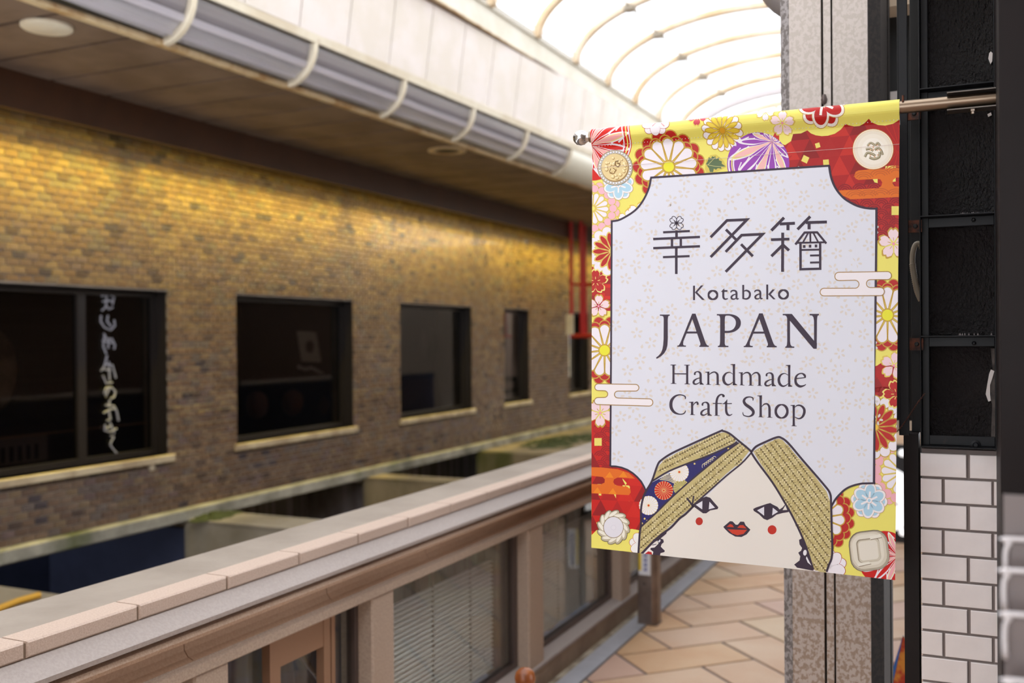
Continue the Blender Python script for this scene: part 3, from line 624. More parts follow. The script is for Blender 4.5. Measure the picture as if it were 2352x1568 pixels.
# black sign box behind the frame, beige soffit above it
YB = 2.95
zt = on('Y', YB, 2080, 36).z; zb_ = 1.6-(1080-765)/2287*3
bb = empty('black_sign_box'); tag(bb, 'black box sign hanging behind the steel frame beside the column', 'sign box')
MB().box(-.262, .3, YB, YB+.2, 1.36, zt).build('box_body', M_blackr, bb); settle(bb, (0, YB, 1.36))
c = on('Y', YB-.01, 2046, 221); MB().box(c.x-.012, c.x+.02, YB-.012, YB-.002, c.z-.012, c.z+.012).build('paper_scrap', M_peel); tag(bpy.data.objects['paper_scrap'], 'scrap of white paper stuck at the right edge of the column', 'paper')
tag(MB().box(-.27, 1.6, YB-.1, 3.3, zt+.0, zt+.06).build('ceiling_shop', mat('soffit_beige', (190, 166, 140), .6)), kind='structure')

# A-board and pennant seen through the gap
ab = empty('sign_board'); tag(ab, 'black standing board with a white disc seen between the banner and the tiled pier', 'sign board')
yb2 = 8.15
p = on('Y', yb2, 2052, 1147); p2 = on('Y', yb2, 2078, 1147); rr = on('Y', yb2, 2052, 1080).z-p.z; zt2 = on('Y', yb2, 2060, 1020).z
MB().box(p.x-.25, p2.x+.2, yb2, yb2+.03, .0, zt2, M_board).build('panel', None, ab)
MB().lathe((on('Y', yb2, 2030, 1147).x, yb2-.006, p.z), [(.001, -.008), (rr*1.12-.01, -.008), (rr*1.12, 0), (rr*1.12, .005)], 40, M_white, 'y').build('white_disc', None, ab)
q_ = on('Y', yb2-.02, 2053, 1157); MB().box(q_.x-.05, q_.x+.03, yb2-.018, yb2-.014, q_.z-.008, q_.z+.006, M_board).build('disc_mark', None, ab)
for px_, py_ in ((2073, 1040), (2074, 1222)): q_ = on('Y', yb2, px_, py_); MB().lathe((q_.x, yb2-.004, q_.z), [(.03, .004), (.03, -.002), (.001, -.004)], 12, M_white, 'y').build('white_dot', None, ab)
settle(ab, (p.x, yb2, 0))
pn = empty('printed_flag'); tag(pn, 'small blue, red and orange printed flag behind the dark door post', 'flag')
yq = 3.4
fp = [on('Y', yq, *q) for q in ((2073, 1462), (2039, 1568), (2030, 1600), (2110, 1600), (2110, 1500))]
def flat(pts, y, th, m, name, par):
    n_ = len(pts); MB().add([(q.x, y, q.z) for q in pts]+[(q.x, y+th, q.z) for q in pts], [tuple(range(n_)), tuple(range(2*n_-1, n_-1, -1))]+[(i, (i+1) % n_, n_+(i+1) % n_, n_+i) for i in range(n_)]).build(name, m, par)
flat(fp, yq, .004, mat('flag_red', (190, 60, 40), .6, vscale=22, rgb2=(226, 150, 60), lo=.42, hi=.56), 'flag_cloth', pn)
flat([on('Y', yq-.001, *q) for q in ((2073, 1464), (2039, 1570), (2050, 1572), (2068, 1490))], yq-.0015, .001, mat('flag_blue', (52, 110, 190), .6), 'flag_border', pn)
flat([on('Y', yq, *q) for q in ((2073, 1462), (2076, 1462), (2076, 2100), (2072, 2100))], yq+.006, .01, M_kframe, 'flag_pole', pn)
settle(pn, (fp[0].x, yq, .3))

# tiled pier
YT = 2.13
XL, XR = -.0995, .13
tw = MB().box(XL+.002, XR, YT+.006, YT+.25, 0, 1.372, M_tgrout).build('wall_right_pier'); tag(tw, kind='structure')
tme = {}
def tile(x0, x1, z0):
    w_ = round(min(x1, XR)-x0, 4)
    if w_ < .004: return
    if w_ not in tme: o = MB().cbox(0, w_, 0, .008, 0, .0455, .0012, 'y', M_tile).build('tile'); tme[w_] = o.data; bpy.data.objects.remove(o)
    inst(tme[w_], 'tile', (x0+random.uniform(-.0004, .0004), YT+random.uniform(-.0004, .0004), z0), tw)
for r in range(27):
    z = 1.363-.0505*(r+1)+.0055
    if r % 2 == 0: tile(XL, XL+.083, z); tile(XL+.0885, XL+.1715, z); tile(XL+.177, XL+.26, z)
    else: tile(XL, XL+.0385, z); tile(XL+.0435, XL+.1265, z); tile(XL+.1315, XL+.2145, z)
# dark door post left of the pier
tag(MB().box(-.131, -.1035, YT+.004, YT+.08, 0, 1.40).build('door_post', M_dbrown), 'dark brown door post along the left side of the white tiled pier', 'post')
# black steel frame with hammered panels
bf = empty('steel_frame'); tag(bf, 'rusty black angle-steel sign frame with hammered panels above the white tiles', 'steel frame')
Z0f = 1.378
def fb(x0, x1, y0, y1, z0, z1, name='frame_bar', m=M_black, bev=.001): return MB().box(x0, x1, y0, y1, z0, z1, m).build(name, None, bf, bevel=bev)
# flat bar at the left (x 2067-2087), open strip, angle at 2112-2130
fb(-.135, -.118, YT-.03, YT-.024, 1.40, 2.6)
fb(-.137, -.134, YT-.03, YT+.0, 1.40, 2.6)
fb(-.118, -.096, YT+.05, YT+.056, 1.40, 2.6, 'back_strip', M_blackr)
fb(-.098, -.0955, YT-.03, YT+.03, Z0f, 2.6)
fb(-.0955, -.082, YT-.003, YT+.003, Z0f, 2.6)
fb(.034, .037, YT-.03, YT+.03, Z0f, 2.6)
zl = [1.378, 1.593, 1.827, 2.075, 2.32]
for q, z in enumerate(zl):
    fb(-.098, .037, YT-.03, YT+.03, z, z+.003, 'shelf_bar')
    fb(-.0945, .034, YT-.002, YT+.003, z-.019 if q else z+.003, z if q else z+.022, 'flat_bar')
for q, (z0, z1) in enumerate(zip(zl, zl[1:])):
    fb(-.083, .035, YT+.010, YT+.02, z0+.003, z1, 'hammered_panel', M_tex)
for q, (px_, py_) in enumerate(((2100, 262), (2103, 520), (2106, 790))):
    c = on('Y', YT-.02, px_, py_); t_ = MB().box(c.x-.013, c.x+.012, YT-.026, YT-.020, c.z-.012, c.z+.012, M_rust).build('fixing_tab', None, bf)
    MB().lathe((c.x, YT-.0265, c.z), [(.001, -.0004), (.0045, -.0004), (.0045, .001)], 12, M_blackr, 'y').build('bolt_hole', None, t_)
for px_, py_ in ((2236, 505), (2237, 788), (2241, 1021)):
    c = on('Y', YT-.004, px_, py_); r_ = .009 if py_ > 1000 else .0045
    MB().lathe((c.x, YT-.004, c.z), [(r_*.4, -.008), (r_*.6, -.006), (r_*.6, -.003), (r_, -.002), (r_, .002)], 6 if py_ < 1000 else 18, M_black if py_ > 700 else M_blackr, 'y', sm=False).build('bolt', None, bf)
def blob(pts, y, name, m):
    flat([on('Y', y, *p) for p in pts], y, .003, m, name, bf)
blob([(2276, 118), (2280, 122), (2279, 140), (2275, 147), (2270, 134), (2272, 122)], YT+.006, 'peeled_plaster', M_peel)
blob([(2276, 848), (2284, 852), (2278, 872), (2274, 884), (2274, 905), (2276, 920), (2270, 922), (2264, 905), (2268, 880), (2272, 858)], YT+.006, 'peeled_plaster', M_peel)
blob([(2268, 262), (2276, 258), (2278, 264), (2270, 268)], YT+.006, 'peeled_plaster', M_peel)
blob([(2276, 800), (2287, 800), (2287, 1008), (2276, 1008), (2279, 930), (2272, 900), (2280, 850)], YT+.008, 'panel_edge_gap', mat('dusty_board', (84, 76, 72), .9, vscale=30, rgb2=(50, 44, 42)))
dl_ = MB()
for k in range(40):
    x = random.uniform(-.03, .034); dl_.lathe((x, YT-.005+random.uniform(0, .014), random.choice(zl[1:4])+.0025), [(random.uniform(.001, .003), 0), (.0015, random.uniform(.001, .004)), (.0003, .005)], 5, M_acr)
tag(dl_.build('dust_crumbs', None, bf), kind='stuff')
settle(bf, (-.03, YT, Z0f))
# conduit loop and twisted wire
cp = [on('Y', YT+.02, *p) for p in ((2117, 570), (2112, 560), (2103, 562), (2097, 580), (2096, 605), (2100, 635), (2107, 668), (2116, 690))]
def cat(pts, k=8):
    out = []; P = [pts[0]]+list(pts)+[pts[-1]]
    for i in range(1, len(P)-2):
        for j in range(k):
            t = j/k; a, b, c_, d = P[i-1], P[i], P[i+1], P[i+2]
            out.append((b*2+(c_-a)*t+(a*2-b*5+c_*4-d)*t*t+(b*3-a-c_*3+d)*t**3)*.5)
    out.append(P[-2]); return out
sp_ = cat(cp, 14); tag(MB().tube(sp_, [.0052+(.0012 if (i % 2 and i > 55) else 0) for i in range(len(sp_))], 12, M_cond).build('conduit'), 'beige corrugated conduit looping behind the black steel frame', 'conduit')
wp = [on('Y', YT-.035, *p) for p in ((2125, 903), (2108, 925), (2098, 940), (2085, 960), (2072, 978), (2060, 992))]
tw_ = MB()
for ph in (0, math.pi):
    pp = cat(wp, 12); tw_.tube([p+Vector((math.cos(i*.9+ph)*.0012, 0, math.sin(i*.9+ph)*.0012)) for i, p in enumerate(pp)], .0006, 5, M_rust)
tag(tw_.build('twisted_wire'), 'twisted rusty wire tied to the lower corner of the black frame', 'wire')
# near dark post holding the banner pole
tag(MB().box(.0352, .30, 1.74, 2.09, 0, 3.).build('shop_post', M_postR, bevel=.002), 'wide brown-black metal post at the right edge of the view', 'post')

# banner pole
PA, PB = Vector((-.751, 1.966, 2.0175)), Vector((.037, 1.972, 2.0175))
bp_ = empty('banner_pole'); tag(bp_, 'brushed steel pole with a ball end projecting from the dark post', 'pole')
MB().tube([PA+Vector((.02, 0, 0)), PB], .0118, 28, M_steel).build('tube', None, bp_)
MB().lathe(PA, [(.0015, -.0165), (.008, -.0145), (.0135, -.009), (.0158, -.001), (.0150, .006), (.011, .012), (.0095, .014), (.0095, .03), (.0125, .0305), (.0125, .034)], 32, M_chrome, 'x').build('ball_end', None, bp_)
MB().tube([(-.118, 1.962, 2.025), (-.118, 1.962, 2.037)], .002, 8, M_rust).build('pin', None, bp_)
br = MB().box(-.044, .037, 1.955, 1.99, 2.0315, 2.0335).box(-.044, .037, 1.955, 1.99, 2.0005, 2.0025)
br.build('bracket_plate', mat('bracket_metal', (120, 112, 106), .4, .7, var=.3), bp_)
MB().lathe((-.002, 1.965, 1.996), [(.001, -.004), (.0035, -.004), (.0035, 0), (.006, .0005), (.006, .004)], 6, M_steel, sm=False).build('bracket_bolt', None, bp_)
settle(bp_, tuple(PB))

# leaflet rack in the near right corner
rk = empty('leaflet_rack'); tag(rk, 'grey acrylic leaflet rack with white wire pockets in the lower right corner', 'rack')
YR = 1.02
c0 = on('Y', YR, 2305, 1140)
MB().box(c0.x, c0.x+.2, YR+.012, YR+.016, .4, c0.z).build('acrylic_back', M_acr, rk)
for q, (py_, dy) in enumerate(((1236, 0), (1308, -.03), (1408, -.06), (1560, -.09), (1725, -.12))):
    c = on('Y', YR+dy, (2310, 2306, 2308, 2312, 2314)[q], py_); hh = .03+.004*q
    pts = [Vector((c.x+.2, c.y, c.z)), Vector((c.x+.012, c.y, c.z)), Vector((c.x+.004, c.y, c.z-.004)), Vector((c.x, c.y, c.z-.012)), Vector((c.x+.0005, c.y, c.z-hh)), Vector((c.x+.006, YR+.01, c.z-hh-.008))]
    MB().tube(cat(pts, 5), .0022, 8, M_wire).build('wire_pocket', None, rk)
    MB().box(c.x+.003, c.x+.19, c.y+.002, c.y+.0035, c.z-hh-.05, c.z-.004).build('pocket_front', M_acr, rk)
MB().box(c0.x+.02, c0.x+.18, YR-.1, YR+.14, 0, .02).build('foot_plate', M_acr, rk); MB().box(c0.x+.09, c0.x+.11, YR+.02, YR+.04, .02, .6).build('rack_stem', M_acr, rk)
settle(rk, (c0.x+.1, YR, 0))

# ================================================================== right and far shell
tag(MB().box(-.10, -.05, 3.3, WY1, 0, 2.5).build('wall_right_shops', mat('shop_panels', (84, 66, 54), .6)), kind='structure')
tag(MB().box(-.46, -.40, 3.6, WY1, 3.0, 4.13).build('wall_right_fascia', M_panel), kind='structure')
tag(MB().box(-.42, 1.6, 3.6, WY1, 2.5, 3.0).build('ceiling_right_far', M_panel), kind='structure')
tag(MB().box(-7.3, 1.6, 17.4, 17.5, -1, 3.4).build('wall_back', mat('far_wall', (150, 138, 124), .7)), kind='structure')
tag(MB().box(.13, 1.6, 2.2, 2.45, 0, 3.).build('wall_right_return', M_dbrown), kind='structure')
tag(MB().box(1.6, 1.65, -9, 2.2, 0, 3.).build('wall_right', mat('shop_front', (150, 138, 124), .7)), kind='structure')
tag(MB().box(-.46, 1.65, -9, 1.2, 2.95, 3.0).build('ceiling_right', M_panel), kind='structure')
tag(MB().box(-.27, 1.6, 3.36, 3.46, 2.62, 4.13).build('wall_right_upper', M_panel), kind='structure')
# ================================================================== printed banner
BC = [(1360, 296), (2067.5, 228), (2055, 1333.5), (1357, 1258.5)]           # corners measured on the photograph
P3 = [Vector((-.724, 1.960, 2.032)), Vector((-.124, 1.968, 2.032)), Vector((-.137, 1.968, 1.143)), Vector((-.733, 1.960, 1.156))]
def solve(A, b):
    n = len(b); M = [r[:]+[v] for r, v in zip(A, b)]
    for i in range(n):
        p = max(range(i, n), key=lambda r: abs(M[r][i])); M[i], M[p] = M[p], M[i]
        for r in range(n):
            if r != i:
                f = M[r][i]/M[i][i]; M[r] = [a-f*c for a, c in zip(M[r], M[i])]
    return [M[i][n]/M[i][i] for i in range(n)]
A_, b_ = [], []
for (x, y), (s_, t_) in zip(BC, ((0, 0), (1, 0), (1, 1), (0, 1))):
    A_ += [[x, y, 1, 0, 0, 0, -s_*x, -s_*y], [0, 0, 0, x, y, 1, -t_*x, -t_*y]]; b_ += [s_, t_]
HM = solve(A_, b_)
def px2st(x, y):
    d = HM[6]*x+HM[7]*y+1; return ((HM[0]*x+HM[1]*y+HM[2])/d, (HM[3]*x+HM[4]*y+HM[5])/d)
BHT = .882; RR = .0135
def bpos0(s_, t_, off):
    v = t_*BHT; top = P3[0].lerp(P3[1], s_); bot = P3[3].lerp(P3[2], s_); p = top.lerp(bot, t_)
    if v < RR: g = math.sqrt(max(0, RR*RR-(RR-v)**2))
    elif v < RR*1.3: g = RR
    elif v < .045: q = (v-RR*1.3)/(.045-RR*1.3); g = RR*(.5+.5*math.cos(math.pi*q))
    else: g = 0
    g += .003*math.sin(s_*5.2+.6)*t_ + .0010*math.sin(s_*11+t_*4)*min(1, v*8)
    yo = .0 if v > .03 else 0
    n = Vector((0, -1, 0)); nz = 0
    if v < RR: a = math.acos(max(-1, min(1, (RR-v)/RR))); nrm = Vector((0, -math.sin(a), math.cos(a)))
    else: nrm = n
    return p+Vector((0, .004-g, 0)), nrm
vcuts = [RR*(1-math.cos(math.pi/2*k/7)) for k in range(8)]+[RR*1.3+(.045-RR*1.3)*k/8 for k in range(9)]
tcuts = sorted(set([round(v/BHT, 6) for v in vcuts]+[.08, .12, .2, .3, .4, .5, .6, .7, .8, .9, 1.0])); scuts = [k/20 for k in range(21)]
BG_ = [[bpos0(a, t, 0) for a in scuts] for t in tcuts]
from bisect import bisect_right
def bpos(s_, t_, off):      # the cloth is a facetted grid; every printed piece follows the same facets
    i = min(19, max(0, int(s_*20+1e-9))); j = min(len(tcuts)-2, max(0, bisect_right(tcuts, t_+1e-9)-1))
    a = s_*20-i; b = (t_-tcuts[j])/(tcuts[j+1]-tcuts[j])
    r = Vector((0, 0, 0))
    for q, wq in ((BG_[j][i], (1-a)*(1-b)), (BG_[j][i+1], a*(1-b)), (BG_[j+1][i], (1-a)*b), (BG_[j+1][i+1], a*b)): r += (q[0]+q[1]*off)*wq
    return r
GR = {}
def rgbl(c): return (*s2l(c), 1)
def clip2(poly, ax, lim, sgn):
    out = []
    for a, b in zip(poly, poly[1:]+poly[:1]):
        ia, ib = sgn*a[ax] >= sgn*lim, sgn*b[ax] >= sgn*lim
        if ia: out.append(a)
        if ia != ib:
            t = (lim-a[ax])/(b[ax]-a[ax]); out.append((a[0]+(b[0]-a[0])*t, a[1]+(b[1]-a[1])*t))
    return out
def addtri(g, tri, layer, col):
    for ax, lim, sg in ((0, 0, 1), (0, 1, -1), (1, 0, 1), (1, 1, -1)):
        tri = clip2(tri, ax, lim, sg)
        if len(tri) < 3: return
    v, f, c = GR.setdefault(g, ([], [], []))
    parts = [tri]
    for ax, cl in ((1, tcuts), (0, scuts)):
        nw = []
        for pr in parts:
            lo, hi = min(p[ax] for p in pr), max(p[ax] for p in pr)
            for q in cl:
                if lo+1e-7 < q < hi-1e-7:
                    a = clip2(pr, ax, q, -1)
                    if len(a) >= 3: nw.append(a)
                    pr = clip2(pr, ax, q, 1)
                    if len(pr) < 3: break
            if len(pr) >= 3: nw.append(pr)
        parts = nw
    for p in parts:
        o = len(v); v += [bpos(a, b, .00025+layer*4.5e-5) for a, b in p]; f.append(tuple(range(o, o+len(p)))); c.append(col)
def P(g, layer, col, pts):
    pts = [p for i, p in enumerate(pts) if (Vector(p)-Vector(pts[i-1])).length > .02]
    if len(pts) < 3: return
    vs = [Vector((a, b, 0)) for a, b in pts]
    for t in tessellate_polygon([vs]):
        addtri(g, [px2st(*pts[i]) for i in t], layer, rgbl(col))
def T(code, pts):
    ox, oy, s_ = {'1': (1320, 200, 4.355), '2': (1700, 200, 4.355), '3': (1340, 450, 3.918), '4': (1340, 820, 3.136), '5': (1440, 970, 4.238), '6': (1880, 480, 3.732), '7': (1880, 880, 3.336), '8': (1470, 480, 5.113),
                  'J': (1490, 700, 11.2), 'N': (1690, 700, 11.2), 'H': (1520, 820, 9.8), 'S': (1680, 820, 9.222), 'K': (1575, 640, 9.408)}[code]
    return [(ox+p[0]/s_, oy+p[1]/s_)+tuple(q/s_ for q in p[2:]) for p in pts]
def cr(pts, k=6, closed=False):       # Catmull-Rom on tuples of any length
    n = len(pts); out = []
    for i in range(n if closed else n-1):
        a = pts[(i-1) % n] if (closed or i) else pts[0]; b = pts[i]; c = pts[(i+1) % n]; d = pts[(i+2) % n] if (closed or i < n-2) else pts[-1]
        for j in range(k):
            t = j/k; out.append(tuple(.5*(2*q+(r-p)*t+(2*p-5*q+4*r-s_)*t*t+(3*q-p-3*r+s_)*t**3) for p, q, r, s_ in zip(a, b, c, d)))
    if not closed: out.append(pts[-1])
    return out
def stroke(g, layer, col, pts, w_=None, closed=False, join=True):
    if w_ is not None: pts = [(p[0], p[1], w_) for p in pts]
    pts = [p for i, p in enumerate(pts) if i == 0 or (p[0]-pts[i-1][0])**2+(p[1]-pts[i-1][1])**2 > 1e-4]
    if closed and (pts[0][0]-pts[-1][0])**2+(pts[0][1]-pts[-1][1])**2 < 1e-4: pts = pts[:-1]
    n = len(pts); L = []; Rr = []
    for i in range(n):
        a = pts[(i-1) % n] if (closed or i) else None; b = pts[(i+1) % n] if (closed or i < n-1) else None; p = pts[i]
        d1 = Vector((p[0]-a[0], p[1]-a[1])) if a else None; d2 = Vector((b[0]-p[0], b[1]-p[1])) if b else None
        if d1 is None or d1.length < 1e-6: d1 = d2
        if d2 is None or d2.length < 1e-6: d2 = d1
        d1 = d1.normalized(); d2 = d2.normalized(); n1 = Vector((-d1.y, d1.x)); n2 = Vector((-d2.y, d2.x)); m = n1+n2
        if m.length < 1e-4: m = n1.copy()
        m.normalize(); k = min(3.2, 1/max(.2, m.dot(n1))); h = p[2]/2*k
        L.append((p[0]+m.x*h, p[1]+m.y*h)); Rr.append((p[0]-m.x*h, p[1]-m.y*h))
    for i in range(n if closed else n-1):
        j = (i+1) % n
        q = [px2st(*z) for z in (L[i], L[j], Rr[j], Rr[i])]
        addtri(g, q[:3], layer, rgbl(col)); addtri(g, [q[0], q[2], q[3]], layer, rgbl(col))
def circ(cx, cy, r, n=28, ry=None, rot=0):
    ry = ry or r; c, s_ = math.cos(rot), math.sin(rot)
    return [(cx+r*math.cos(a)*c-ry*math.sin(a)*s_, cy+r*math.cos(a)*s_+ry*math.sin(a)*c) for a in [2*math.pi*k/n for k in range(n)]]
def petal(cx, cy, a, r0, r1, wd, k=.68, tip=1.):      # teardrop petal pointing in direction a, widest at k
    L = r1-r0; out = []
    prof = [(0, .10), (.3, .45), (k, 1), (k+(1-k)*.5, .86), (k+(1-k)*.85, .5), (1, .0)]
    prof = cr(prof, 4)
    for t, ww in prof: out.append((r0+t*L, ww*wd/2))
    pts = out+[(x, -y) for x, y in out[::-1][1:]]
    c, s_ = math.cos(a), math.sin(a)
    return [(cx+x*c-y*s_, cy+x*s_+y*c) for x, y in pts]
GOLD = (196, 158, 62); GOLDL = (222, 196, 100); REDD = (182, 32, 30); WHT = (236, 230, 240); PINK = (240, 196, 205); PALEP = (240, 220, 230); YEL = (236, 226, 112); INK = (56, 42, 60)
BG = 'border_print'
def kiku(cx, cy, n, r, a0=0, fill=WHT, line=GOLD, lay=8, core=(232, 228, 50), rc=.24, wk=1.0, lw=1.8, inner=.2, k=.68, hub=True):
    wd = 2*math.pi*r*k/n*wk
    for i in range(n): P(BG, lay, line, petal(cx, cy, a0+2*math.pi*i/n, r*inner*.7, r+lw*.7, wd+lw*1.1, k))
    for i in range(n): P(BG, lay+1, fill, petal(cx, cy, a0+2*math.pi*i/n, r*inner+lw, r-lw*.8, wd-lw*1.3, k))
    if hub: P(BG, lay+2, line, circ(cx, cy, r*rc+lw)); P(BG, lay+3, core, circ(cx, cy, r*rc-lw*.2))
def scales(cx, cy, rin, rows, sr, col=REDD, line=GOLD, lay=4, lw=1.8, n=16, a0=0):
    for q in range(rows-1, -1, -1):
        R_ = rin+q*sr*.78; 
        for i in range(n):
            a = a0+2*math.pi*(i+.5*(q % 2))/n; x, y = cx+R_*math.cos(a), cy+R_*math.sin(a)
            P(BG, lay+(rows-1-q)*2*.5, line, circ(x, y, sr+lw*.6, 16)); P(BG, lay+(rows-1-q)*2*.5+.25, col, circ(x, y, sr-lw*.7, 16))
def sakura(cx, cy, r, rot=0, fill=PALEP, line=GOLD, lay=9, lw=2, core=(236, 150, 180), group=BG, simple=False):
    sh = [(.12, .0), (.25, .14), (.5, .33), (.75, .36), (.95, .22), (1.0, .12), (.90, .0)]
    for i in range(5):
        a = rot+2*math.pi*i/5-math.pi/2; c, s_ = math.cos(a), math.sin(a)
        def mk(k, shift=0):
            pts = [(x*r*k+shift, y*r*k) for x, y in sh]; pts = pts+[(x, -y) for x, y in pts[::-1][1:-1]]
            return [(cx+x*c-y*s_, cy+x*s_+y*c) for x, y in pts]
        if simple: P(group, lay, fill, [(cx+(x*c-y*s_), cy+(x*s_+y*c)) for x, y in [(.30*r, 0), (.5*r, .155*r), (.75*r, .2*r), (.93*r, .13*r), (1.04*r, .10*r), (.93*r, 0), (1.04*r, -.10*r), (.93*r, -.13*r), (.75*r, -.2*r), (.5*r, -.155*r)]])
        else: P(group, lay, line, mk(1.13)); P(group, lay+1, fill, mk(.97, r*.02))
    if not simple:
        for i in range(5):
            a = rot+2*math.pi*(i+.0)/5-math.pi/2; stroke(group, lay+2, line, [(cx+r*.2*math.cos(a), cy+r*.2*math.sin(a)), (cx+r*.42*math.cos(a), cy+r*.42*math.sin(a))], lw*.7)
        P(group, lay+2, core, circ(cx, cy, r*.1))
def plum(cx, cy, r, rot=0, fill=(182, 212, 232), ring=(238, 232, 236), line=(196, 168, 130), lay=8, n=5, back=True, hub=True):
    def one(a, R_, ly):
        for k, col, dl in ((1.0, line, 0), (.94, ring, .3), (.72, fill, .6)):
            P(BG, ly+dl, col, [(cx+(R_*.5+x)*math.cos(a)-y*math.sin(a), cy+(R_*.5+x)*math.sin(a)+y*math.cos(a)) for x, y in [(R_*.52*k*math.cos(t), R_*.37*k*math.sin(t)) for t in [2*math.pi*q/20 for q in range(20)]]])
    if back:
        for i in range(n): one(rot+2*math.pi*(i+.5)/n, r, lay)
    for i in range(n): one(rot+2*math.pi*i/n, r*.96, lay+1)
    for i in range(n):
        a = rot+2*math.pi*i/n; stroke(BG, lay+2, ring, [(cx+r*.12*math.cos(a), cy+r*.12*math.sin(a)), (cx+r*.48*math.cos(a), cy+r*.48*math.sin(a))], r*.10)
    if hub: P(BG, lay+2, line, circ(cx, cy, r*.17)); P(BG, lay+2.3, ring, circ(cx, cy, r*.15)); P(BG, lay+2.6, fill, circ(cx, cy, r*.08))
def temari(cx, cy, ox, oy, R_, c1, c2, lay=7, n=14, band=None, lim=2*math.pi, a0=0):
    # thread ball: alternate spindle petals radiating from (ox,oy) inside the disc (cx,cy,R)
    P(BG, lay, c1, circ(cx, cy, R_, 40))
    for i in range(n):
        a = a0+2*math.pi*i/n; d = Vector((math.cos(a), math.sin(a))); o = Vector((ox-cx, oy-cy)); b = o.dot(d); t = -b+math.sqrt(max(0, b*b-o.dot(o)+R_*R_))
        L = t*.97; wd = min(2*math.pi*L*.5/n, R_*.30)
        for k, col, dl in ((1, WHT, .5), (.74, YEL if i % 2 else WHT, .7), (.60, c2 if i % 2 else c1, .9)):
            P(BG, lay+dl, col, petal(ox, oy, a, 0, L*k**.25, wd*k, .55))
        for f_ in (.62, .8):
            p = Vector((ox, oy))+d*L*f_; q = Vector((-d.y, d.x)); e_ = Vector((ox, oy))+d*L*.98
            a2 = Vector((ox, oy))+Vector((math.cos(a+math.pi/n), math.sin(a+math.pi/n)))*L*(f_-.12)
            if (a2-Vector((cx, cy))).length < R_ and (e_-Vector((cx, cy))).length < R_: stroke(BG, lay+.4, WHT, [tuple(a2), tuple(e_)], R_*.035)
def tri_pattern(x0, x1, y0, y1, slope, w_=46., h=45., cols=((196, 46, 34), (150, 24, 24), (176, 34, 30)), lay=1.5, ph=0):
    y = y0; r = 0
    while y < y1:
        x = x0-w_+(r % 2)*w_/2+ph; i = 0
        while x < x1:
            sy = slope*(x-x0); c = cols[(i*7+r*3) % 3]
            P(BG, lay, c, [(x, y+h+sy), (x+w_, y+h+sy+slope*w_), (x+w_/2, y+sy+slope*w_/2)]); x += w_; i += 1
        y += h; r += 1
def waves(x0, x1, y0, y1, w_, col, lay=2.5, slope=0):
    y = y0; r = 0
    while y < y1:
        x = x0+(r % 2)*w_/2
        while x < x1:
            for k in (.92, .62, .32): stroke(BG, lay, col, [(x+w_*.5*k*math.cos(a), y+slope*(x-x0)-w_*.5*k*math.sin(a)*.9) for a in [math.pi*(.08+.84*q/8) for q in range(9)]], w_*.085)
            x += w_
        y += w_*.36; r += 1
def cloud(rows, lay, col, line=None, group=BG, lw=3):   # rows of rounded bars [(x0,x1,y0,y1)], joined by bridges
    for (x0, x1, y0, y1, kind) in rows:
        if kind == 'bar':
            r = (y1-y0)/2
            def pts(g): return [(x1-r+(r+g)*math.cos(a), y0+r+(r+g)*math.sin(a)) for a in [math.pi*(-.5+q/8) for q in range(9)]]+[(x0+r+(r+g)*math.cos(a), y0+r+(r+g)*math.sin(a)) for a in [math.pi*(.5+q/8) for q in range(9)]]
            if line: P(group, lay, line, pts(lw/2))
            P(group, lay+.5, col, pts(-lw/2 if line else 0))
        else: P(group, lay+.5 if kind == 'fill' else lay, col if kind == 'fill' else line, [(x0, y0), (x1, y0), (x1, y1), (x0, y1)])

# ---- border ground
P(BG, 0, YEL, [(1340, 200), (2080, 200), (2080, 1350), (1340, 1350)])
# red fields
sc_ = T('2', [(380, 480), (455, 478), (520, 468), (600, 462), (665, 432), (700, 462), (750, 482), (810, 490), (870, 486), (940, 466), (1000, 425), (1050, 368), (1080, 382), (1140, 393), (1190, 388), (1240, 365), (1288, 322), (1320, 355), (1380, 378), (1450, 384), (1530, 366), (1600, 326), (1625, 326)])
P(BG, 1, (170, 28, 28), sc_+[(2080, 556), (1990, 556), (1780, 430)])
tri_pattern(1806, 1995, 279, 470, -.09, cols=((196, 44, 34), (140, 22, 24), (172, 32, 30)), ph=6)
P(BG, 2, (186, 36, 32), T('2', [(990, 1010), (1620, 940), (1620, 1560), (900, 1560)]))
waves(1905, 2075, 440, 640, 34, (140, 24, 30), 2.5, -.05)
for q in range(13):
    a = math.pi*(.5+q/12); stroke(BG, 2.6, (196, 40, 26), [(2066+8*math.cos(a), 340+8*math.sin(a)), (2066+70*math.cos(a), 340+64*math.sin(a))], 1.6)
OR = (222, 112, 30)
def sl_(pts): return T('2', pts)
P(BG, 3, OR, sl_([(1178, 835), (1300, 824), (1620, 808), (1620, 905), (1560, 908), (1530, 930), (1524, 965), (1545, 995), (1620, 1000), (1620, 1102), (1100, 1126), (980, 1070), (960, 1038), (1380, 1014), (1412, 990), (1420, 955), (1400, 925), (1370, 920), (1178, 930), (1148, 915), (1138, 885), (1150, 850)]))
for (x, y) in ((1400, 900), (1560, 870), (1230, 930), (1150, 1110), (1400, 1095), (1560, 1100), (1280, 1110)):
    c = T('2', [(x, y)])[0]
    for k in (12, 18, 24): stroke(BG, 3.6, (200, 96, 34), [(c[0]+k*math.cos(a), c[1]-k*.75*math.sin(a)) for a in [math.pi*(.12+.76*q/7) for q in range(8)]], 2.4)
P(BG, 4, YEL, [(1780, 200), (2085, 200), (2085, 274)]+sc_[::-1])
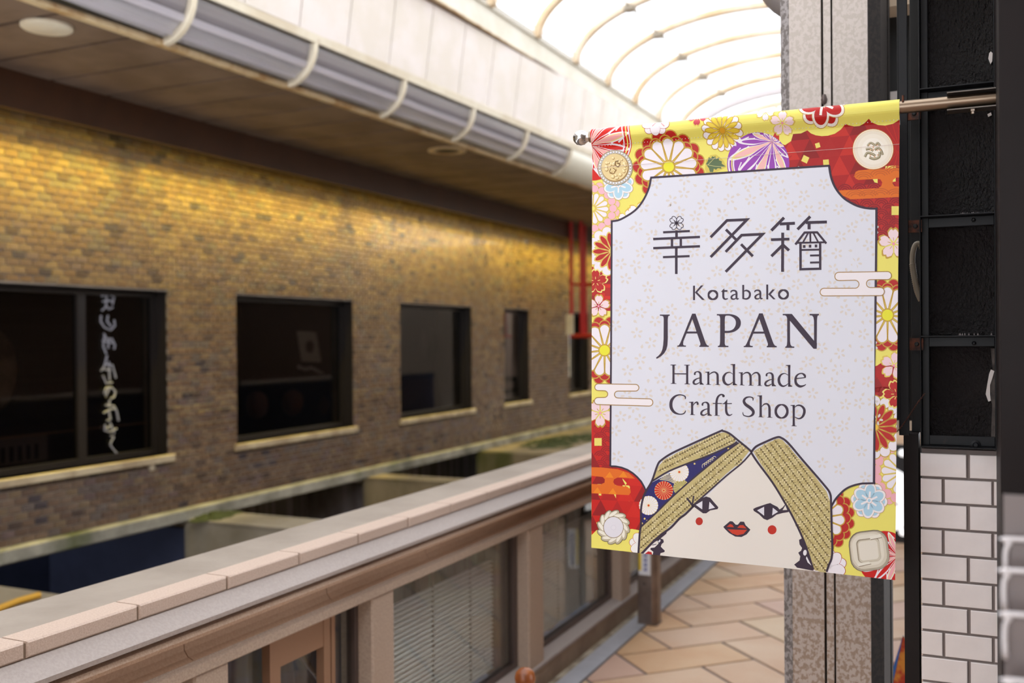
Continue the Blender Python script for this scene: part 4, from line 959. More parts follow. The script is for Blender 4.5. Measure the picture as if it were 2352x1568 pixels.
# yellow over the red at the right strip, lower parts
P(BG, 4, YEL, T('6', [(495, 290), (520, 262), (690, 250), (700, 250), (700, 640), (495, 640)]))
P(BG, 1, (176, 26, 26), T('6', [(470, 1360), (500, 1350), (545, 1320), (700, 1380), (700, 1580), (470, 1580)])); P(BG, 1, (176, 26, 26), T('7', [(415, 0), (600, 0), (600, 60), (540, 90), (440, 120), (415, 110)]))
tri_pattern(2000, 2070, 868, 912, 0, 26, 22, lay=1.5)
# left strip reds
P(BG, 1, (178, 28, 26), T('3', [(60, 640), (245, 640), (245, 1040), (60, 1040)]))
for (x, y, w2, h2) in ((190, 755, 50, 40), (150, 800, 90, 30), (130, 880, 60, 80), (185, 905, 60, 30), (75, 900, 50, 60)): P(BG, 1.5, (206, 38, 26) if w2 > 55 else (150, 26, 28), T('3', [(x, y), (x+w2, y), (x+w2, y+h2), (x, y+h2)]))
P(BG, 1, (196, 28, 20), T('4', [(55, 455), (195, 455), (195, 790), (270, 800), (350, 840), (415, 905), (450, 975), (470, 1250), (380, 1243), (250, 1250), (100, 1240), (70, 1285), (55, 1290)]))
P(BG, 1.2, (196, 28, 20), T('4', [(55, 455), (195, 455), (195, 700), (55, 700)])); waves(1378, 1408, 985, 1090, 30, (150, 20, 24), 2.5)
for q in range(11):
    a = math.pi*(-.5+q/10); stroke(BG, 2.6, (168, 22, 24), [(1363+4*math.cos(a), 998+4*math.sin(a)), (1363+20*math.cos(a), 998+20*math.sin(a))], 1.3)
tri_pattern(1348, 1492, 1040, 1240, .045, 38, 36, ((206, 34, 22), (146, 20, 22), (176, 26, 24)), ph=-8)
OR2 = (224, 108, 24)
P(BG, 3, OR2, T('4', [(55, 798), (130, 800), (240, 812), (320, 838), (366, 880), (240, 872), (215, 885), (210, 905), (222, 925), (250, 932), (310, 938), (332, 955), (335, 978), (322, 998), (200, 992), (55, 985), (55, 918), (120, 922), (148, 908), (150, 885), (135, 868), (55, 860)]))
for x, y, c in ((182, 872, (236, 136, 24)), (280, 868, (236, 136, 24)), (95, 983, (236, 136, 24)), (205, 990, (236, 136, 24))): P(BG, 3.5, c, T('4', [(x-30, y), (x+30, y+2), (x+3, y-42)]))
# yellow ground in the lower corners
P(BG, 4, YEL, T('4', [(50, 1290), (90, 1250), (150, 1235), (230, 1265), (300, 1245), (345, 1240), (400, 1250), (400, 1430), (40, 1430)]))
# gold squares
for c_, x, y, w2, a in (('2', 768, 583, 46, .5), ('2', 643, 723, 62, -.35), ('2', 852, 757, 58, .7), ('2', 1556, 1240, 84, .78), ('4', 102, 616, 52, .78)):
    q = T(c_, [(x, y)])[0]; k = w2/(4.355 if c_ == '2' else 3.136)/1.414; P(BG, 5, (232, 216, 110), [(q[0]+k*math.cos(a+math.pi/2*i), q[1]+k*1.06*math.sin(a+math.pi/2*i)) for i in range(4)])

# ---- flowers, top edge
temari(1354, 318, 1358, 333, 97, (206, 30, 20), (240, 170, 170), 7, 16, a0=.1)
for k, col in ((94, WHT), (88, YEL), (84, (206, 30, 20)), (80, WHT)): stroke(BG, 8.6, col, [(1354+k*math.cos(a), 318+k*math.sin(a)) for a in [-.9+1.9*q/16 for q in range(17)]], 2.6)
c = T('1', [(930, 795)])[0]; scales(c[0], c[1], 57, 2, 14.5, REDD, GOLD, 5, 2.0, 15); kiku(c[0], c[1], 13, 66, -math.pi/2-.03, lay=8, lw=2.6, k=.76, wk=1.05, rc=.19)
c = T('1', [(815, 375)])[0]; plum(c[0], c[1]-6, 34, math.pi/2, (236, 228, 234), (236, 228, 234), (168, 40, 30), 10)
stroke(BG, 13, (214, 150, 150), T('1', [(785, 400), (815, 358)]), 2.4); stroke(BG, 13, (214, 150, 150), T('1', [(905, 400), (865, 365)]), 2.4)
c = T('1', [(1475, 440)])[0]; kiku(c[0], c[1], 16, 47, .12, (240, 236, 246), GOLD, 8, wk=1.0, lw=1.4, k=.8, hub=False); kiku(c[0], c[1], 14, 39, 0, (228, 200, 62), GOLD, 10.5, (222, 164, 40), .16, .95, 1.5, .12, .62)
c = T('1', [(1225, 330)])[0]; sakura(c[0], c[1]-8, 22, math.pi, (196, 70, 80), (226, 200, 90), 8)
# leaf
P(BG, 7, (216, 196, 90), T('1', [(1290, 815), (1300, 730), (1345, 680), (1400, 672), (1440, 700), (1480, 740), (1505, 800), (1440, 830), (1370, 862), (1300, 850)]))
P(BG, 7.5, (92, 112, 78), T('1', [(1300, 770), (1320, 735), (1330, 700), (1352, 712), (1362, 690), (1382, 698), (1394, 686), (1402, 720), (1432, 700), (1430, 730), (1460, 742), (1458, 765), (1496, 792), (1452, 800), (1456, 818), (1420, 810), (1400, 828), (1380, 815), (1372, 850), (1340, 850), (1330, 810)]))
stroke(BG, 8, (200, 196, 130), T('1', [(1305, 775), (1380, 790), (1490, 800)]), 1.2); stroke(BG, 8, (200, 196, 130), T('1', [(1320, 778), (1395, 700)]), 1.2)
# purple thread ball
c0_, o0_ = T('1', [(1810, 760)])[0], T('2', [(318, 540)])[0]
temari(1739, 376, o0_[0]-2, o0_[1]+1, 72, (150, 70, 178), (240, 184, 184), 9, 16)
for k, col, w2 in ((68, WHT, 3.5), (61, YEL, 2.4), (57, WHT, 2.8), (50, (150, 70, 178), 3)): stroke(BG, 10.6, col, [(1739+k*math.cos(a), 376+k*math.sin(a)) for a in [math.pi*.86+.62*q/10 for q in range(11)]], w2)
sc_ = T('2', [(200, 240), (270, 250)]); sakura(1757, 259, 20, .5, (238, 232, 240), (222, 196, 100), 8); sakura(T('2', [(422, 368)])[0][0], T('2', [(422, 368)])[0][1], 27, .05, (240, 214, 220), (216, 190, 92), 10)
P(BG, 4.6, YEL, T('2', [(380, 480), (520, 470), (500, 540), (440, 580), (380, 560)]))
c = T('2', [(820, 190)])[0]; plum(c[0], c[1]-4, 58, math.pi/2+.1, REDD, (238, 232, 226), (190, 150, 70), 8, 5)
# ---- left column
c = (1361, 479); scales(c[0], c[1], 46, 2, 9.5, (238, 182, 196), GOLDL, 4.5, 1.6, 17); kiku(c[0], c[1], 14, 37, .05, lay=8, line=GOLDL, core=YEL, lw=1.8, k=.76, rc=.14)
c = T('1', [(432, 990)])[0]; plum(c[0], c[1]-2, 36, math.pi/2, (176, 212, 232), (240, 236, 238), (190, 160, 130), 7)
sakura(1466, 492, 26, .3, (240, 238, 244), (222, 186, 80), 6.5); sakura(1441, 505, 22, .1, (240, 238, 244), (222, 186, 80), 6)
c = T('3', [(250, 500)])[0]; scales(c[0], c[1], 46, 1, 12, WHT, GOLDL, 6, 1.7, 14); kiku(c[0], c[1], 13, 44, .22, REDD, GOLDL, 8, lw=2.2, k=.6, wk=1.05, rc=.1, inner=.06, core=GOLDL)
c = T('3', [(107, 774)])[0]; sakura(c[0], c[1], 26, 0, REDD, (236, 220, 130), 11, core=REDD)
c = T('3', [(134, 997)])[0]; sakura(c[0], c[1], 25, .05, (240, 214, 222), GOLD, 11)
c = T('3', [(187, 1395)])[0]; scales(c[0], c[1], 57, 2, 12, REDD, GOLD, 5, 1.8, 16); kiku(c[0], c[1], 13, 60, -math.pi/2, lay=8, lw=2.2, k=.76, wk=1.04, rc=.2)
c = T('4', [(118, 408)])[0]; sakura(c[0], c[1], 30, math.pi, (240, 212, 222), GOLD, 11)
P(BG, 4, YEL, T('4', [(55, 190), (190, 190), (190, 330), (55, 330)]))
# ---- right column
c = T('6', [(643, 303)])[0]; sakura(c[0], c[1], 34, -.02, (240, 216, 224), GOLD, 11)
c = T('6', [(590, 917)])[0]; scales(c[0], c[1], 61, 2, 13, REDD, GOLD, 5, 1.8, 16); kiku(c[0], c[1], 13, 66, -math.pi/2, lay=8, lw=2.4, k=.76, wk=1.04, rc=.2)
c = T('6', [(645, 1350)])[0]; sakura(c[0], c[1], 30, .2, (240, 208, 220), (222, 196, 90), 11)
c = T('7', [(597, 92)])[0]; sakura(c[0], c[1], 30, -.3, REDD, (236, 220, 120), 13, core=REDD)
c = T('7', [(430, 345)])[0]; scales(c[0], c[1], 60, 1, 13, WHT, GOLD, 6, 1.8, 16); kiku(c[0], c[1], 14, 56, .15, REDD, GOLD, 8, (240, 196, 70), .13, 1.05, 2.2, .08, .6)
c = T('7', [(640, 690)])[0]; scales(c[0], c[1], 60, 2, 12, (238, 176, 188), GOLDL, 4.5, 1.7, 18, .1); kiku(c[0], c[1], 14, 50, .1, lay=7, line=GOLDL, lw=1.8, k=.76)
c = T('7', [(383, 905)])[0]; plum(c[0], c[1], 43, -math.pi/2+.1, (172, 208, 230), (240, 234, 238), (196, 160, 130), 10, 6)
c = T('7', [(5, 1040)])[0]; scales(c[0], c[1], 58, 2, 12.5, REDD, GOLD, 5, 1.8, 17); kiku(c[0], c[1], 12, 57, .1, lay=9, line=GOLD, lw=1.8, k=.76)
c = T('7', [(75, 1410)])[0]; plum(c[0], c[1], 40, .35, (238, 232, 240), (238, 232, 240), (180, 50, 34), 10, hub=False)
temari(T('7', [(500, 1340)])[0][0], 1283, 2062, T('7', [(500, 1330)])[0][1], 62, (200, 26, 22), (240, 170, 180), 8, 16)
# lower left white blossom behind the hair
c = T('4', [(430, 1370)])[0]; plum(c[0], c[1]-6, 34, .2, (240, 238, 240), (240, 238, 240), (200, 100, 50), 6)
# ---- jewelled buttons
def ball_button(cx, cy, R_):
    P('button_print', 14, (120, 100, 84), circ(cx, cy, R_*1.03, 40, R_*1.06)); P('button_print', 14.3, (206, 196, 170), circ(cx, cy, R_, 40, R_*1.03))
    P('button_print', 14.6, (150, 116, 70), circ(cx, cy, R_*.80, 40, R_*.84)); P('button_print', 14.9, (226, 204, 150), circ(cx-1, cy-1, R_*.76, 40, R_*.8))
    for i in range(34):
        a = 2*math.pi*i/34; x, y = cx+R_*.9*math.cos(a), cy+R_*.93*math.sin(a); P('button_print', 15.2, (150, 146, 150), circ(x, y, R_*.078, 10)); P('button_print', 15.5, (236, 236, 244), circ(x-.3, y-.3, R_*.055, 8))
    rn = random.Random(3)
    for i in range(26):
        a = rn.uniform(0, 6.28); r = R_*.62*math.sqrt(rn.random()); x, y = cx+r*math.cos(a), cy+r*math.sin(a); k = rn.uniform(2.4, 4.6)
        P('button_print', 15.2, (164, 128, 74), circ(x+.9, y+1, k, 12)); P('button_print', 15.5, (234, 214, 160), circ(x, y, k*.85, 12)); P('button_print', 15.8, (250, 240, 205), circ(x-.8, y-.9, k*.35, 8))
    stroke('button_print', 16.2, (120, 90, 50), cr([(cx+8, cy-16), (cx+1, cy-14), (cx+1, cy-6), (cx+7, cy-2), (cx+11, cy-8), (cx+5, cy-10)]), 2.4)
    stroke('button_print', 16.2, (140, 104, 58), cr([(cx-10, cy+2), (cx-12, cy+10), (cx-4, cy+14), (cx+1, cy+6), (cx-5, cy+1)]), 2.2)
ball_button(*T('1', [(400, 805)])[0], 39)
cx, cy = T('2', [(1328, 622)])[0]
for k, col in ((48, (196, 140, 70)), (46.6, (250, 240, 225)), (44.6, (226, 190, 130)), (43.8, (236, 226, 210)), (36, (242, 234, 220)), (26, (246, 240, 230))): P('button_print', 14+(48-k)*.05, col, circ(cx, cy, k, 44, k*.985))
for pts, w2 in (([(1270, 590), (1300, 560), (1330, 570), (1345, 590)], 22), ([(1350, 585), (1375, 560), (1400, 590)], 22), ([(1255, 625), (1300, 620), (1330, 640)], 24), ([(1345, 630), (1380, 610), (1412, 640), (1425, 680)], 24), ([(1245, 700), (1270, 660), (1320, 670), (1350, 690)], 26), ([(1290, 705), (1340, 720), (1390, 700), (1395, 650)], 26)):
    stroke('button_print', 16, (140, 128, 98), [(p[0], p[1], w2/4.355) for p in cr(T('2', pts))]); stroke('button_print', 16.3, (206, 198, 170), [(p[0]-.8, p[1]-.9, 1.3) for p in cr(T('2', pts))])
for x, y in ((1290, 580), (1330, 600), (1370, 582), (1300, 630), (1372, 632), (1400, 630), (1300, 685), (1345, 700), (1375, 680), (1330, 625)):
    q = T('2', [(x, y)])[0]; P('button_print', 16.6, (206, 130, 60), circ(q[0], q[1], 1.9, 8)); P('button_print', 16.9, (250, 240, 220), circ(q[0], q[1], 1.0, 8))
cx, cy = T('4', [(212, 1228)])[0]
for i in range(12):
    a = 2*math.pi*i/12; x, y = cx+27*math.cos(a), cy+29*math.sin(a); P('button_print', 14+.02*i, (104, 92, 70), circ(x, y, 15.5, 18, 8.5, a+1.0)); P('button_print', 14.3+.02*i, (190, 180, 156), circ(x, y, 14.3, 18, 7, a+1.0)); P('button_print', 14.6+.02*i, (238, 234, 222), circ(x-1, y-1.2, 11, 14, 3.6, a+1.0))
P('button_print', 15.2, (150, 130, 96), circ(cx, cy, 23.5, 36, 25)); P('button_print', 15.5, (224, 222, 232), circ(cx, cy, 22, 36, 23.5)); P('button_print', 15.8, (214, 212, 224), circ(cx, cy+1, 6, 20)); P('button_print', 16, (226, 224, 234), circ(cx, cy+1, 5, 20))
rb = lambda x0, y0, x1, y1, r: [(x1-r+r*math.cos(a), y1-r+r*math.sin(a)) for a in [math.pi*.5*q/5 for q in range(6)]]+[(x0+r+r*math.cos(a), y1-r+r*math.sin(a)) for a in [math.pi*(.5+.5*q/5) for q in range(6)]]+[(x0+r+r*math.cos(a), y0+r+r*math.sin(a)) for a in [math.pi*(1+.5*q/5) for q in range(6)]]+[(x1-r+r*math.cos(a), y0+r+r*math.sin(a)) for a in [math.pi*(1.5+.5*q/5) for q in range(6)]]
def rot(pts, c, a): return [(c[0]+(x-c[0])*math.cos(a)-(y-c[1])*math.sin(a), c[1]+(x-c[0])*math.sin(a)+(y-c[1])*math.cos(a)) for x, y in pts]
cc = T('7', [(382, 1288)])[0]
for d, r, col, dx in ((46, 30, (110, 98, 84), 0), (44.5, 29, (176, 166, 148), .6), (41, 27, (214, 206, 190), -.8), (36, 24, (226, 220, 206), -2), (27, 10, (150, 138, 118), -1), (25.5, 9, (206, 198, 180), 0), (22, 8, (226, 220, 208), -1)):
    P('button_print', 14+(46-d)*.05, col, rot(rb(cc[0]-d+dx, cc[1]-d+dx, cc[0]+d+dx, cc[1]+d+dx, r), cc, -.12))
for q in ([(385, 1178), (470, 1160), (480, 1185), (392, 1202)], [(285, 1388), (380, 1372), (398, 1386), (300, 1408)]):
    P('button_print', 16.2, (140, 126, 104), T('7', [(a+3, b+5) for a, b in q])); P('button_print', 16.5, (232, 228, 216), T('7', q))

# ---- centre panel
PANEL = (221, 223, 236)
tl = T('1', [(365, 1345), (440, 1332), (520, 1290), (590, 1242), (640, 1190), (685, 1122), (720, 1050), (742, 985), (755, 908)])
tr = T('2', [(883, 788), (893, 860), (910, 930), (940, 1000), (980, 1060), (1035, 1118), (1100, 1160), (1160, 1190), (1230, 1210), (1300, 1219), (1362, 1220)])
rg = T('6', [(493, 8), (492, 300), (484, 900), (477, 1568)])+T('7', [(428, 0), (424, 400), (420, 772)])
brc = T('7', [(330, 775), (280, 785), (230, 802), (190, 825), (150, 862), (118, 900), (92, 945)])
blc = T('4', [(190, 0), (191, 400), (190, 790), (230, 792), (270, 800), (312, 816), (350, 840), (382, 868), (410, 900), (430, 935), (447, 972)])[::-1]
body = cr(tl, 3)+cr(tr, 3)[0:]+rg+cr(brc, 3)+[(1907, 1215), (1482, 1215)]+blc
P('panel_print', 17, PANEL, body)
stroke('panel_print', 21, INK, [(1482.5, 1130)]+blc[1:9]+[T('4', [(190, 790)])[0]], 4.2)
stroke('panel_print', 21, INK, [T('4', [(190, 792)])[0], T('3', [(248, 1000)])[0], T('3', [(252, 232)])[0]], 4.2)
stroke('panel_print', 21, INK, [(T('3', [(252, 232)])[0][0]-2, T('3', [(252, 232)])[0][1])]+cr(tl, 4)+[], 4.4)
stroke('panel_print', 21, INK, [(tl[-1][0]-1.6, tl[-1][1]-.4), (tr[0][0]+1.5, tr[0][1])], 4.8)
stroke('panel_print', 21, INK, cr(tr, 4)+[(2014.6, 480.4)], 5)
stroke('panel_print', 21, INK, [(2012.4, 478)]+rg[1:], 5.2); stroke('panel_print', 21, INK, [(2009.2, 1111.6)]+cr(brc, 4)+[(1906, 1172)], 4.6)
# small blossoms in the panel
SK = (217, 209, 204)
rn = random.Random(5)
fl8 = [(1468, 562), (1495, 544), (1417, 563), (1472, 582), (1515, 622), (1436, 640), (1485, 660), (1410, 632), (1427, 716), (1470, 717), (1462, 768), (1411, 750), (1492, 788), (1415, 806), (1470, 826), (1531, 560)]
done = []
def bl(x, y, r=13.4, rot=None):
    if any((x-a)**2+(y-b)**2 < 22**2 for a, b in done): return
    done.append((x, y)); sakura(x, y, r, rn.uniform(0, 1.2) if rot is None else rot, SK, None, 18, group='panel_print', simple=True)
for c_, L2 in (('1', [(1330, 1035), (960, 1135), (1535, 1125), (1195, 1293), (620, 1400), (1040, 1250), (760, 1490), (1465, 1275), (680, 1205), (1090, 925)]), ('2', [(95, 1130), (425, 1075), (830, 970), (505, 1200), (680, 1235), (980, 1225), (1240, 1300), (170, 880), (560, 850), (200, 1430), (1000, 1500), (840, 1430)]),
               ('3', [(480, 285), (605, 355), (305, 445), (512, 515), (690, 680), (375, 750), (572, 825), (335, 1040), (510, 1055), (780, 1025), (475, 1240), (600, 1330), (300, 1400), (505, 1475), (285, 1170), (835, 1130), (830, 1400)]),
               ('4', [(405, 20), (545, 160), (455, 270), (265, 435), (405, 455), (225, 535), (375, 605), (620, 440), (475, 675), (605, 630), (240, 720), (400, 790), (660, 530)]),
               ('6', [(165, 15), (390, 70), (30, 195), (185, 245), (425, 315), (120, 520), (220, 870), (420, 885), (155, 1005), (380, 1080), (20, 1195), (175, 1245), (415, 1325), (110, 1500), (255, 1550), (30, 800), (240, 560)]),
               ('7', [(95, 20), (230, 65), (20, 250), (185, 335), (365, 360), (130, 450), (325, 530), (20, 620), (150, 665), (355, 730), (410, 150)]),
               ('5', [(485, 80), (85, 180), (390, 215), (215, 275), (635, 130), (120, 430), (970, 30), (1180, 20), (1140, 205), (1580, 125), (1740, 185), (2100, 40), (2035, 190), (1880, 400), (2050, 460), (1495, 20)]),
               ('8', [(455, 50), (635, 90), (950, 70), (1230, 150), (780, 320), (965, 360), (620, 510), (235, 730), (530, 670), (890, 740), (1080, 800), (1365, 890), (1530, 700), (1860, 640), (2260, 700), (1830, 890), (2130, 1090), (350, 1160), (1020, 1170), (500, 920), (1660, 1160), (1270, 1200), (780, 1100), (2150, 260), (1760, 340)]),
               ('J', [(545, 120), (750, 430), (510, 790), (665, 1190), (1115, 1430), (2020, 140), (1460, 1080), (1900, 1220), (1850, 500), (40, 1000)]), ('N', [(325, 200), (1180, 90), (225, 770), (600, 1020), (1115, 830), (1830, 550), (1300, 1250), (1810, 1490), (310, 1450), (2200, 1100)]),
               ('H', [(680, 80), (460, 860), (150, 1360), (1210, 570), (1560, 700), (1455, 1430)]), ('S', [(360, 90), (1580, 120), (1340, 890), (340, 1400), (1045, 1370), (515, 860), (800, 540)])):
    for p in L2:
        q = T(c_, [p])[0]; bl(q[0], q[1])
for x in range(1425, 2000, 30):
    for y in range(420, 1000, 27):
        xx, yy = x+rn.uniform(-7, 7)+(y//27 % 2)*13, y+rn.uniform(-6, 6)
        if ((xx-1405)**2+(yy-410)**2) < 98**2 or ((xx-2010)**2+(yy-385)**2) < 104**2: continue
        bd = min(((xx-a)**2+(yy-b)**2)**.5 for a, b in done)
        if bd > 31: bl(xx, yy)
        elif bd > 17 and rn.random() < .5: a = rn.uniform(0, 6.28); P('panel_print', 18, SK, petal(xx, yy, a, 0, 10, 6.5, .55))
# clouds
WCL = (238, 232, 238); GL = (160, 122, 60)
def outline_cloud(pts, g='cloud_print', lay=22):
    P(g, lay, WCL, pts); stroke(g, lay+.5, GL, pts, 1.9, closed=True)
def rcap(x, y0, y1, right=True, n=8):
    r = (y1-y0)/2; s_ = 1 if right else -1
    return [(x+s_*r*math.sin(math.pi*q/n), y0+r-r*math.cos(math.pi*q/n)) for q in range(n+1)]
def cloudpath(code, segs):
    out = []
    for sg in segs: out += rcap(*sg) if len(sg) == 4 else rcap(*sg[:4])[::-1] if sg[4] == 'r' else rcap(*sg[:4])
    return T(code, out)
# right cloud (upper bar, notch, lower bar)
outline_cloud(T('6', rcap(590, 543, 612)+rcap(440, 612, 680, False)+rcap(528, 680, 750)+list(reversed(rcap(38, 686, 752, False)))+list(reversed(rcap(308, 617, 686)))+list(reversed(rcap(168, 548, 620, False)))))
outline_cloud(T('4', rcap(370, 202, 250)+rcap(245, 250, 300, False)+rcap(468, 306, 358)+list(reversed(rcap(102, 297, 347, False)))+list(reversed(rcap(148, 247, 296)))+list(reversed(rcap(104, 198, 246, False)))), 'cloud_print|2')
# ---- lettering
LG = 'lettering'; LL = 24
def ls(code, pts, w_=None, k=6, smooth=True):
    q = T(code, [p if len(p) == 3 else (p[0], p[1], w_) for p in pts]); stroke(LG, LL, INK, cr(q, k) if smooth and len(q) > 2 else q)
def lp(code, pts): P(LG, LL, INK, T(code, pts))
def bx_(code, x0, y0, x1, y1, sl=0): lp(code, [(x0, y0), (x1, y0+sl), (x1, y1+sl), (x0, y1)])
def ln(code, pts, w_): ls(code, pts, w_, smooth=False)
# kanji
for a, b, w2 in (((260, 278), (572, 263), 26), ((145, 357), (690, 333), 28), ((145, 465), (690, 443), 28), ((258, 571), (569, 559), 26), ((416, 255), (416, 345), 30), ((363, 360), (363, 455), 28), ((466, 352), (466, 450), 28), ((413, 450), (413, 770), 30)): ln('8', [a, b], w2)
cx, cy = 417, 168
for i in range(4):
    a = math.pi/4+math.pi/2*i; c_, s_ = math.cos(a), math.sin(a)
    lo = cr([(8, 0), (30, 30), (62, 38), (84, 26), (86, 10), (76, 0), (86, -10), (84, -26), (62, -38), (30, -30), (8, 0)], 5)
    stroke(LG, LL, INK, T('8', [(cx+x*c_-y*s_, cy+x*s_+y*c_, 8) for x, y in lo])); ln('8', [(cx, cy), (cx+40*c_, cy+40*s_)], 12)
    ln('8', [(cx+40*c_, cy+40*s_), (cx+62*c_, cy+62*s_)], 5)
P(LG, LL, INK, circ(*T('8', [(cx, cy)])[0], 2.9, 12))
ln('8', [(815, 337), (1007, 139), (1243, 130), (815, 571)], 32); ln('8', [(992, 510), (1180, 313), (1427, 302), (992, 745)], 32)
ln('8', [(995, 246), (1112, 364)], 32); ln('8', [(1173, 420), (1312, 562)], 32)
ln('8', [(1530, 259), (1680, 107)], 34); ln('8', [(1630, 182), (1808, 173)], 34); ln('8', [(1726, 180), (1726, 256)], 36)
ln('8', [(1838, 246), (1989, 93)], 34); ln('8', [(1935, 166), (2186, 158)], 34); ln('8', [(1975, 165), (1975, 245)], 36)
ln('8', [(1525, 367), (1743, 360)], 32); ln('8', [(1664, 284), (1661, 745)], 34); ln('8', [(1662, 432), (1530, 562)], 34); ln('8', [(1668, 430), (1738, 494)], 34)
ln('8', [(1812, 424), (1922, 283), (2070, 280), (2178, 412)], 26); ln('8', [(1820, 405), (2170, 397)], 22)
ln('8', [(1962, 290), (1903, 398)], 20); ln('8', [(1988, 285), (1990, 395)], 22); ln('8', [(2026, 290), (2082, 395)], 20)
ln('8', [(1873, 408), (1873, 727)], 29); ln('8', [(2105, 402), (2105, 723)], 28); ln('8', [(1860, 716), (2118, 709)], 28); ln('8', [(1873, 488), (2105, 484)], 22)
for x, y in ((1917, 447), (1986, 443), (2056, 441)): bx_('8', x-15, y-17, x+15, y+17)
ln('8', [(1985, 554), (2105, 551)], 23); ln('8', [(1985, 637), (2105, 634)], 23)
# Kotabako
bx_('K', 133, 165, 175, 478); lp('K', [(172, 312), (303, 160), (357, 158), (225, 308), (386, 472), (330, 475)])
def ring(code, cx, cy, rx, ry, ws): ls_ = [(cx+rx*math.cos(a), cy+ry*math.sin(a), ws[0]*abs(math.cos(a))+ws[1]*abs(math.sin(a))) for a in [2*math.pi*q/32 for q in range(32)]]; stroke(LG, LL, INK, T(code, ls_), closed=True)
ring('K', 562, 368, 94, 92, (40, 34)); ring('K', 2087, 356, 96, 93, (40, 34))
lp('K', [(735, 299), (808, 222), (808, 262), (876, 262), (876, 298), (735, 299)]); ls('K', [(787, 285, 44), (787, 400, 44), (800, 440, 42), (835, 458, 30), (885, 446, 22)])
for dx, dy in ((0, 0), (516, -5)):
    ls('K', [(950+dx, 318+dy, 14), (960+dx, 285+dy, 30), (1010+dx, 270+dy, 32), (1058+dx, 288+dy, 40), (1072+dx, 335+dy, 42), (1072+dx, 420+dy, 40), (1088+dx, 455+dy, 30), (1120+dx, 443+dy, 22)])
    ls('K', [(1062+dx, 348+dy, 22), (1000+dx, 370+dy, 30), (962+dx, 410+dy, 40), (975+dx, 450+dy, 36), (1025+dx, 456+dy, 26), (1066+dx, 430+dy, 18)])
bx_('K', 1197, 150, 1238, 455); ls('K', [(1228, 288, 18), (1285, 270, 34), (1345, 300, 42), (1363, 358, 44), (1342, 422, 42), (1285, 453, 34), (1200, 440, 24)])
bx_('K', 1715, 142, 1758, 464); lp('K', [(1757, 352), (1848, 250), (1903, 248), (1812, 352), (1918, 461), (1868, 463)])
# JAPAN
lp('J', [(262, 268), (515, 268), (515, 298), (482, 303), (470, 345), (464, 400), (464, 900), (455, 1060), (428, 1170), (372, 1265), (290, 1345), (180, 1411), (163, 1375), (225, 1330), (290, 1255), (325, 1165), (345, 1060), (356, 900), (360, 380), (352, 325), (325, 303), (262, 298)])
def bigA(f, code):
    for pts in ([(1087, 246), (1131, 246), (1131, 330), (1093, 390), (962, 706), (943, 757), (862, 960), (856, 1020), (862, 1052), (890, 1067), (930, 1068), (930, 1097), (708, 1097), (708, 1070), (745, 1062), (775, 1015), (800, 960)],
                [(1130, 246), (1175, 246), (1420, 960), (1445, 1020), (1475, 1060), (1517, 1073), (1517, 1103), (1272, 1103), (1272, 1073), (1298, 1060), (1300, 1010), (1215, 757), (1198, 706), (1093, 390), (1120, 330)],
                [(945, 706), (1215, 706), (1230, 757), (925, 757)]): lp(code, [f(*p) for p in pts])
bigA(lambda x, y: (x, y), 'J'); bigA(lambda x, y: (570+(x-1087)*1.05, 240+(y-246)*1.022), 'N')
lp('J', [(1722, 258), (1950, 258), (1950, 302), (1932, 325), (1926, 400), (1925, 1020), (1940, 1062), (1965, 1074), (2020, 1078), (2020, 1108), (1750, 1108), (1750, 1078), (1785, 1068), (1800, 1030), (1806, 960), (1808, 380), (1798, 318), (1770, 293), (1722, 292)])
ls('J', [(1930, 279, 42), (2060, 280, 44), (2180, 325, 78), (2255, 400, 115), (2276, 485, 128), (2252, 580, 115), (2170, 670, 75), (2055, 712, 54), (1925, 716, 56)])
lp('N', [(1290, 300), (1230, 255), (1412, 255), (1985, 950), (2060, 1010), (2052, 1155), (1970, 1155), (1362, 430)])
lp('N', [(1177, 255), (1330, 255), (1362, 420), (1364, 960), (1375, 1040), (1400, 1083), (1430, 1095), (1475, 1098), (1475, 1130), (1240, 1130), (1240, 1098), (1270, 1088), (1284, 1040), (1290, 960), (1290, 370), (1272, 315), (1235, 292), (1177, 290)])
lp('N', [(1870, 255), (2112, 255), (2112, 290), (2080, 298), (2068, 340), (2061, 420), (2052, 1155), (1983, 1000), (1983, 430), (1968, 340), (1935, 298), (1870, 290)])
# Handmade Craft Shop
def stem(code, x, w_, y0, y1): ls(code, [(x, y0, w_*1.15), (x, y0+(y1-y0)*.15, w_), (x, (y0+y1)/2, w_*.95), (x, y1-(y1-y0)*.15, w_), (x, y1, w_*1.2)])
def ser(code, x0, x1, y0, y1, sl=4):
    m = (x0+x1)/2; lp(code, [(x0, y0+5), (x0+(m-x0)*.4, y0+2), (x1-(x1-m)*.4, y0+2+sl), (x1, y0+5+sl), (x1, y1+sl), (x0, y1)])
def flag(code, x0, x1, y0, y1): lp(code, [(x0, y0), (x1, y0-6), (x1, y1+40), (x1-34, y1+40), (x1-42, y1+10), (x0, y1)])
stem('H', 240, 50, 188, 615); stem('H', 547, 50, 192, 625); ser('H', 172, 300, 184, 203, 0); ser('H', 480, 608, 188, 206, 0); ser('H', 180, 306, 602, 618); ser('H', 488, 614, 610, 627); lp('H', [(262, 381), (525, 383), (525, 409), (262, 405)])
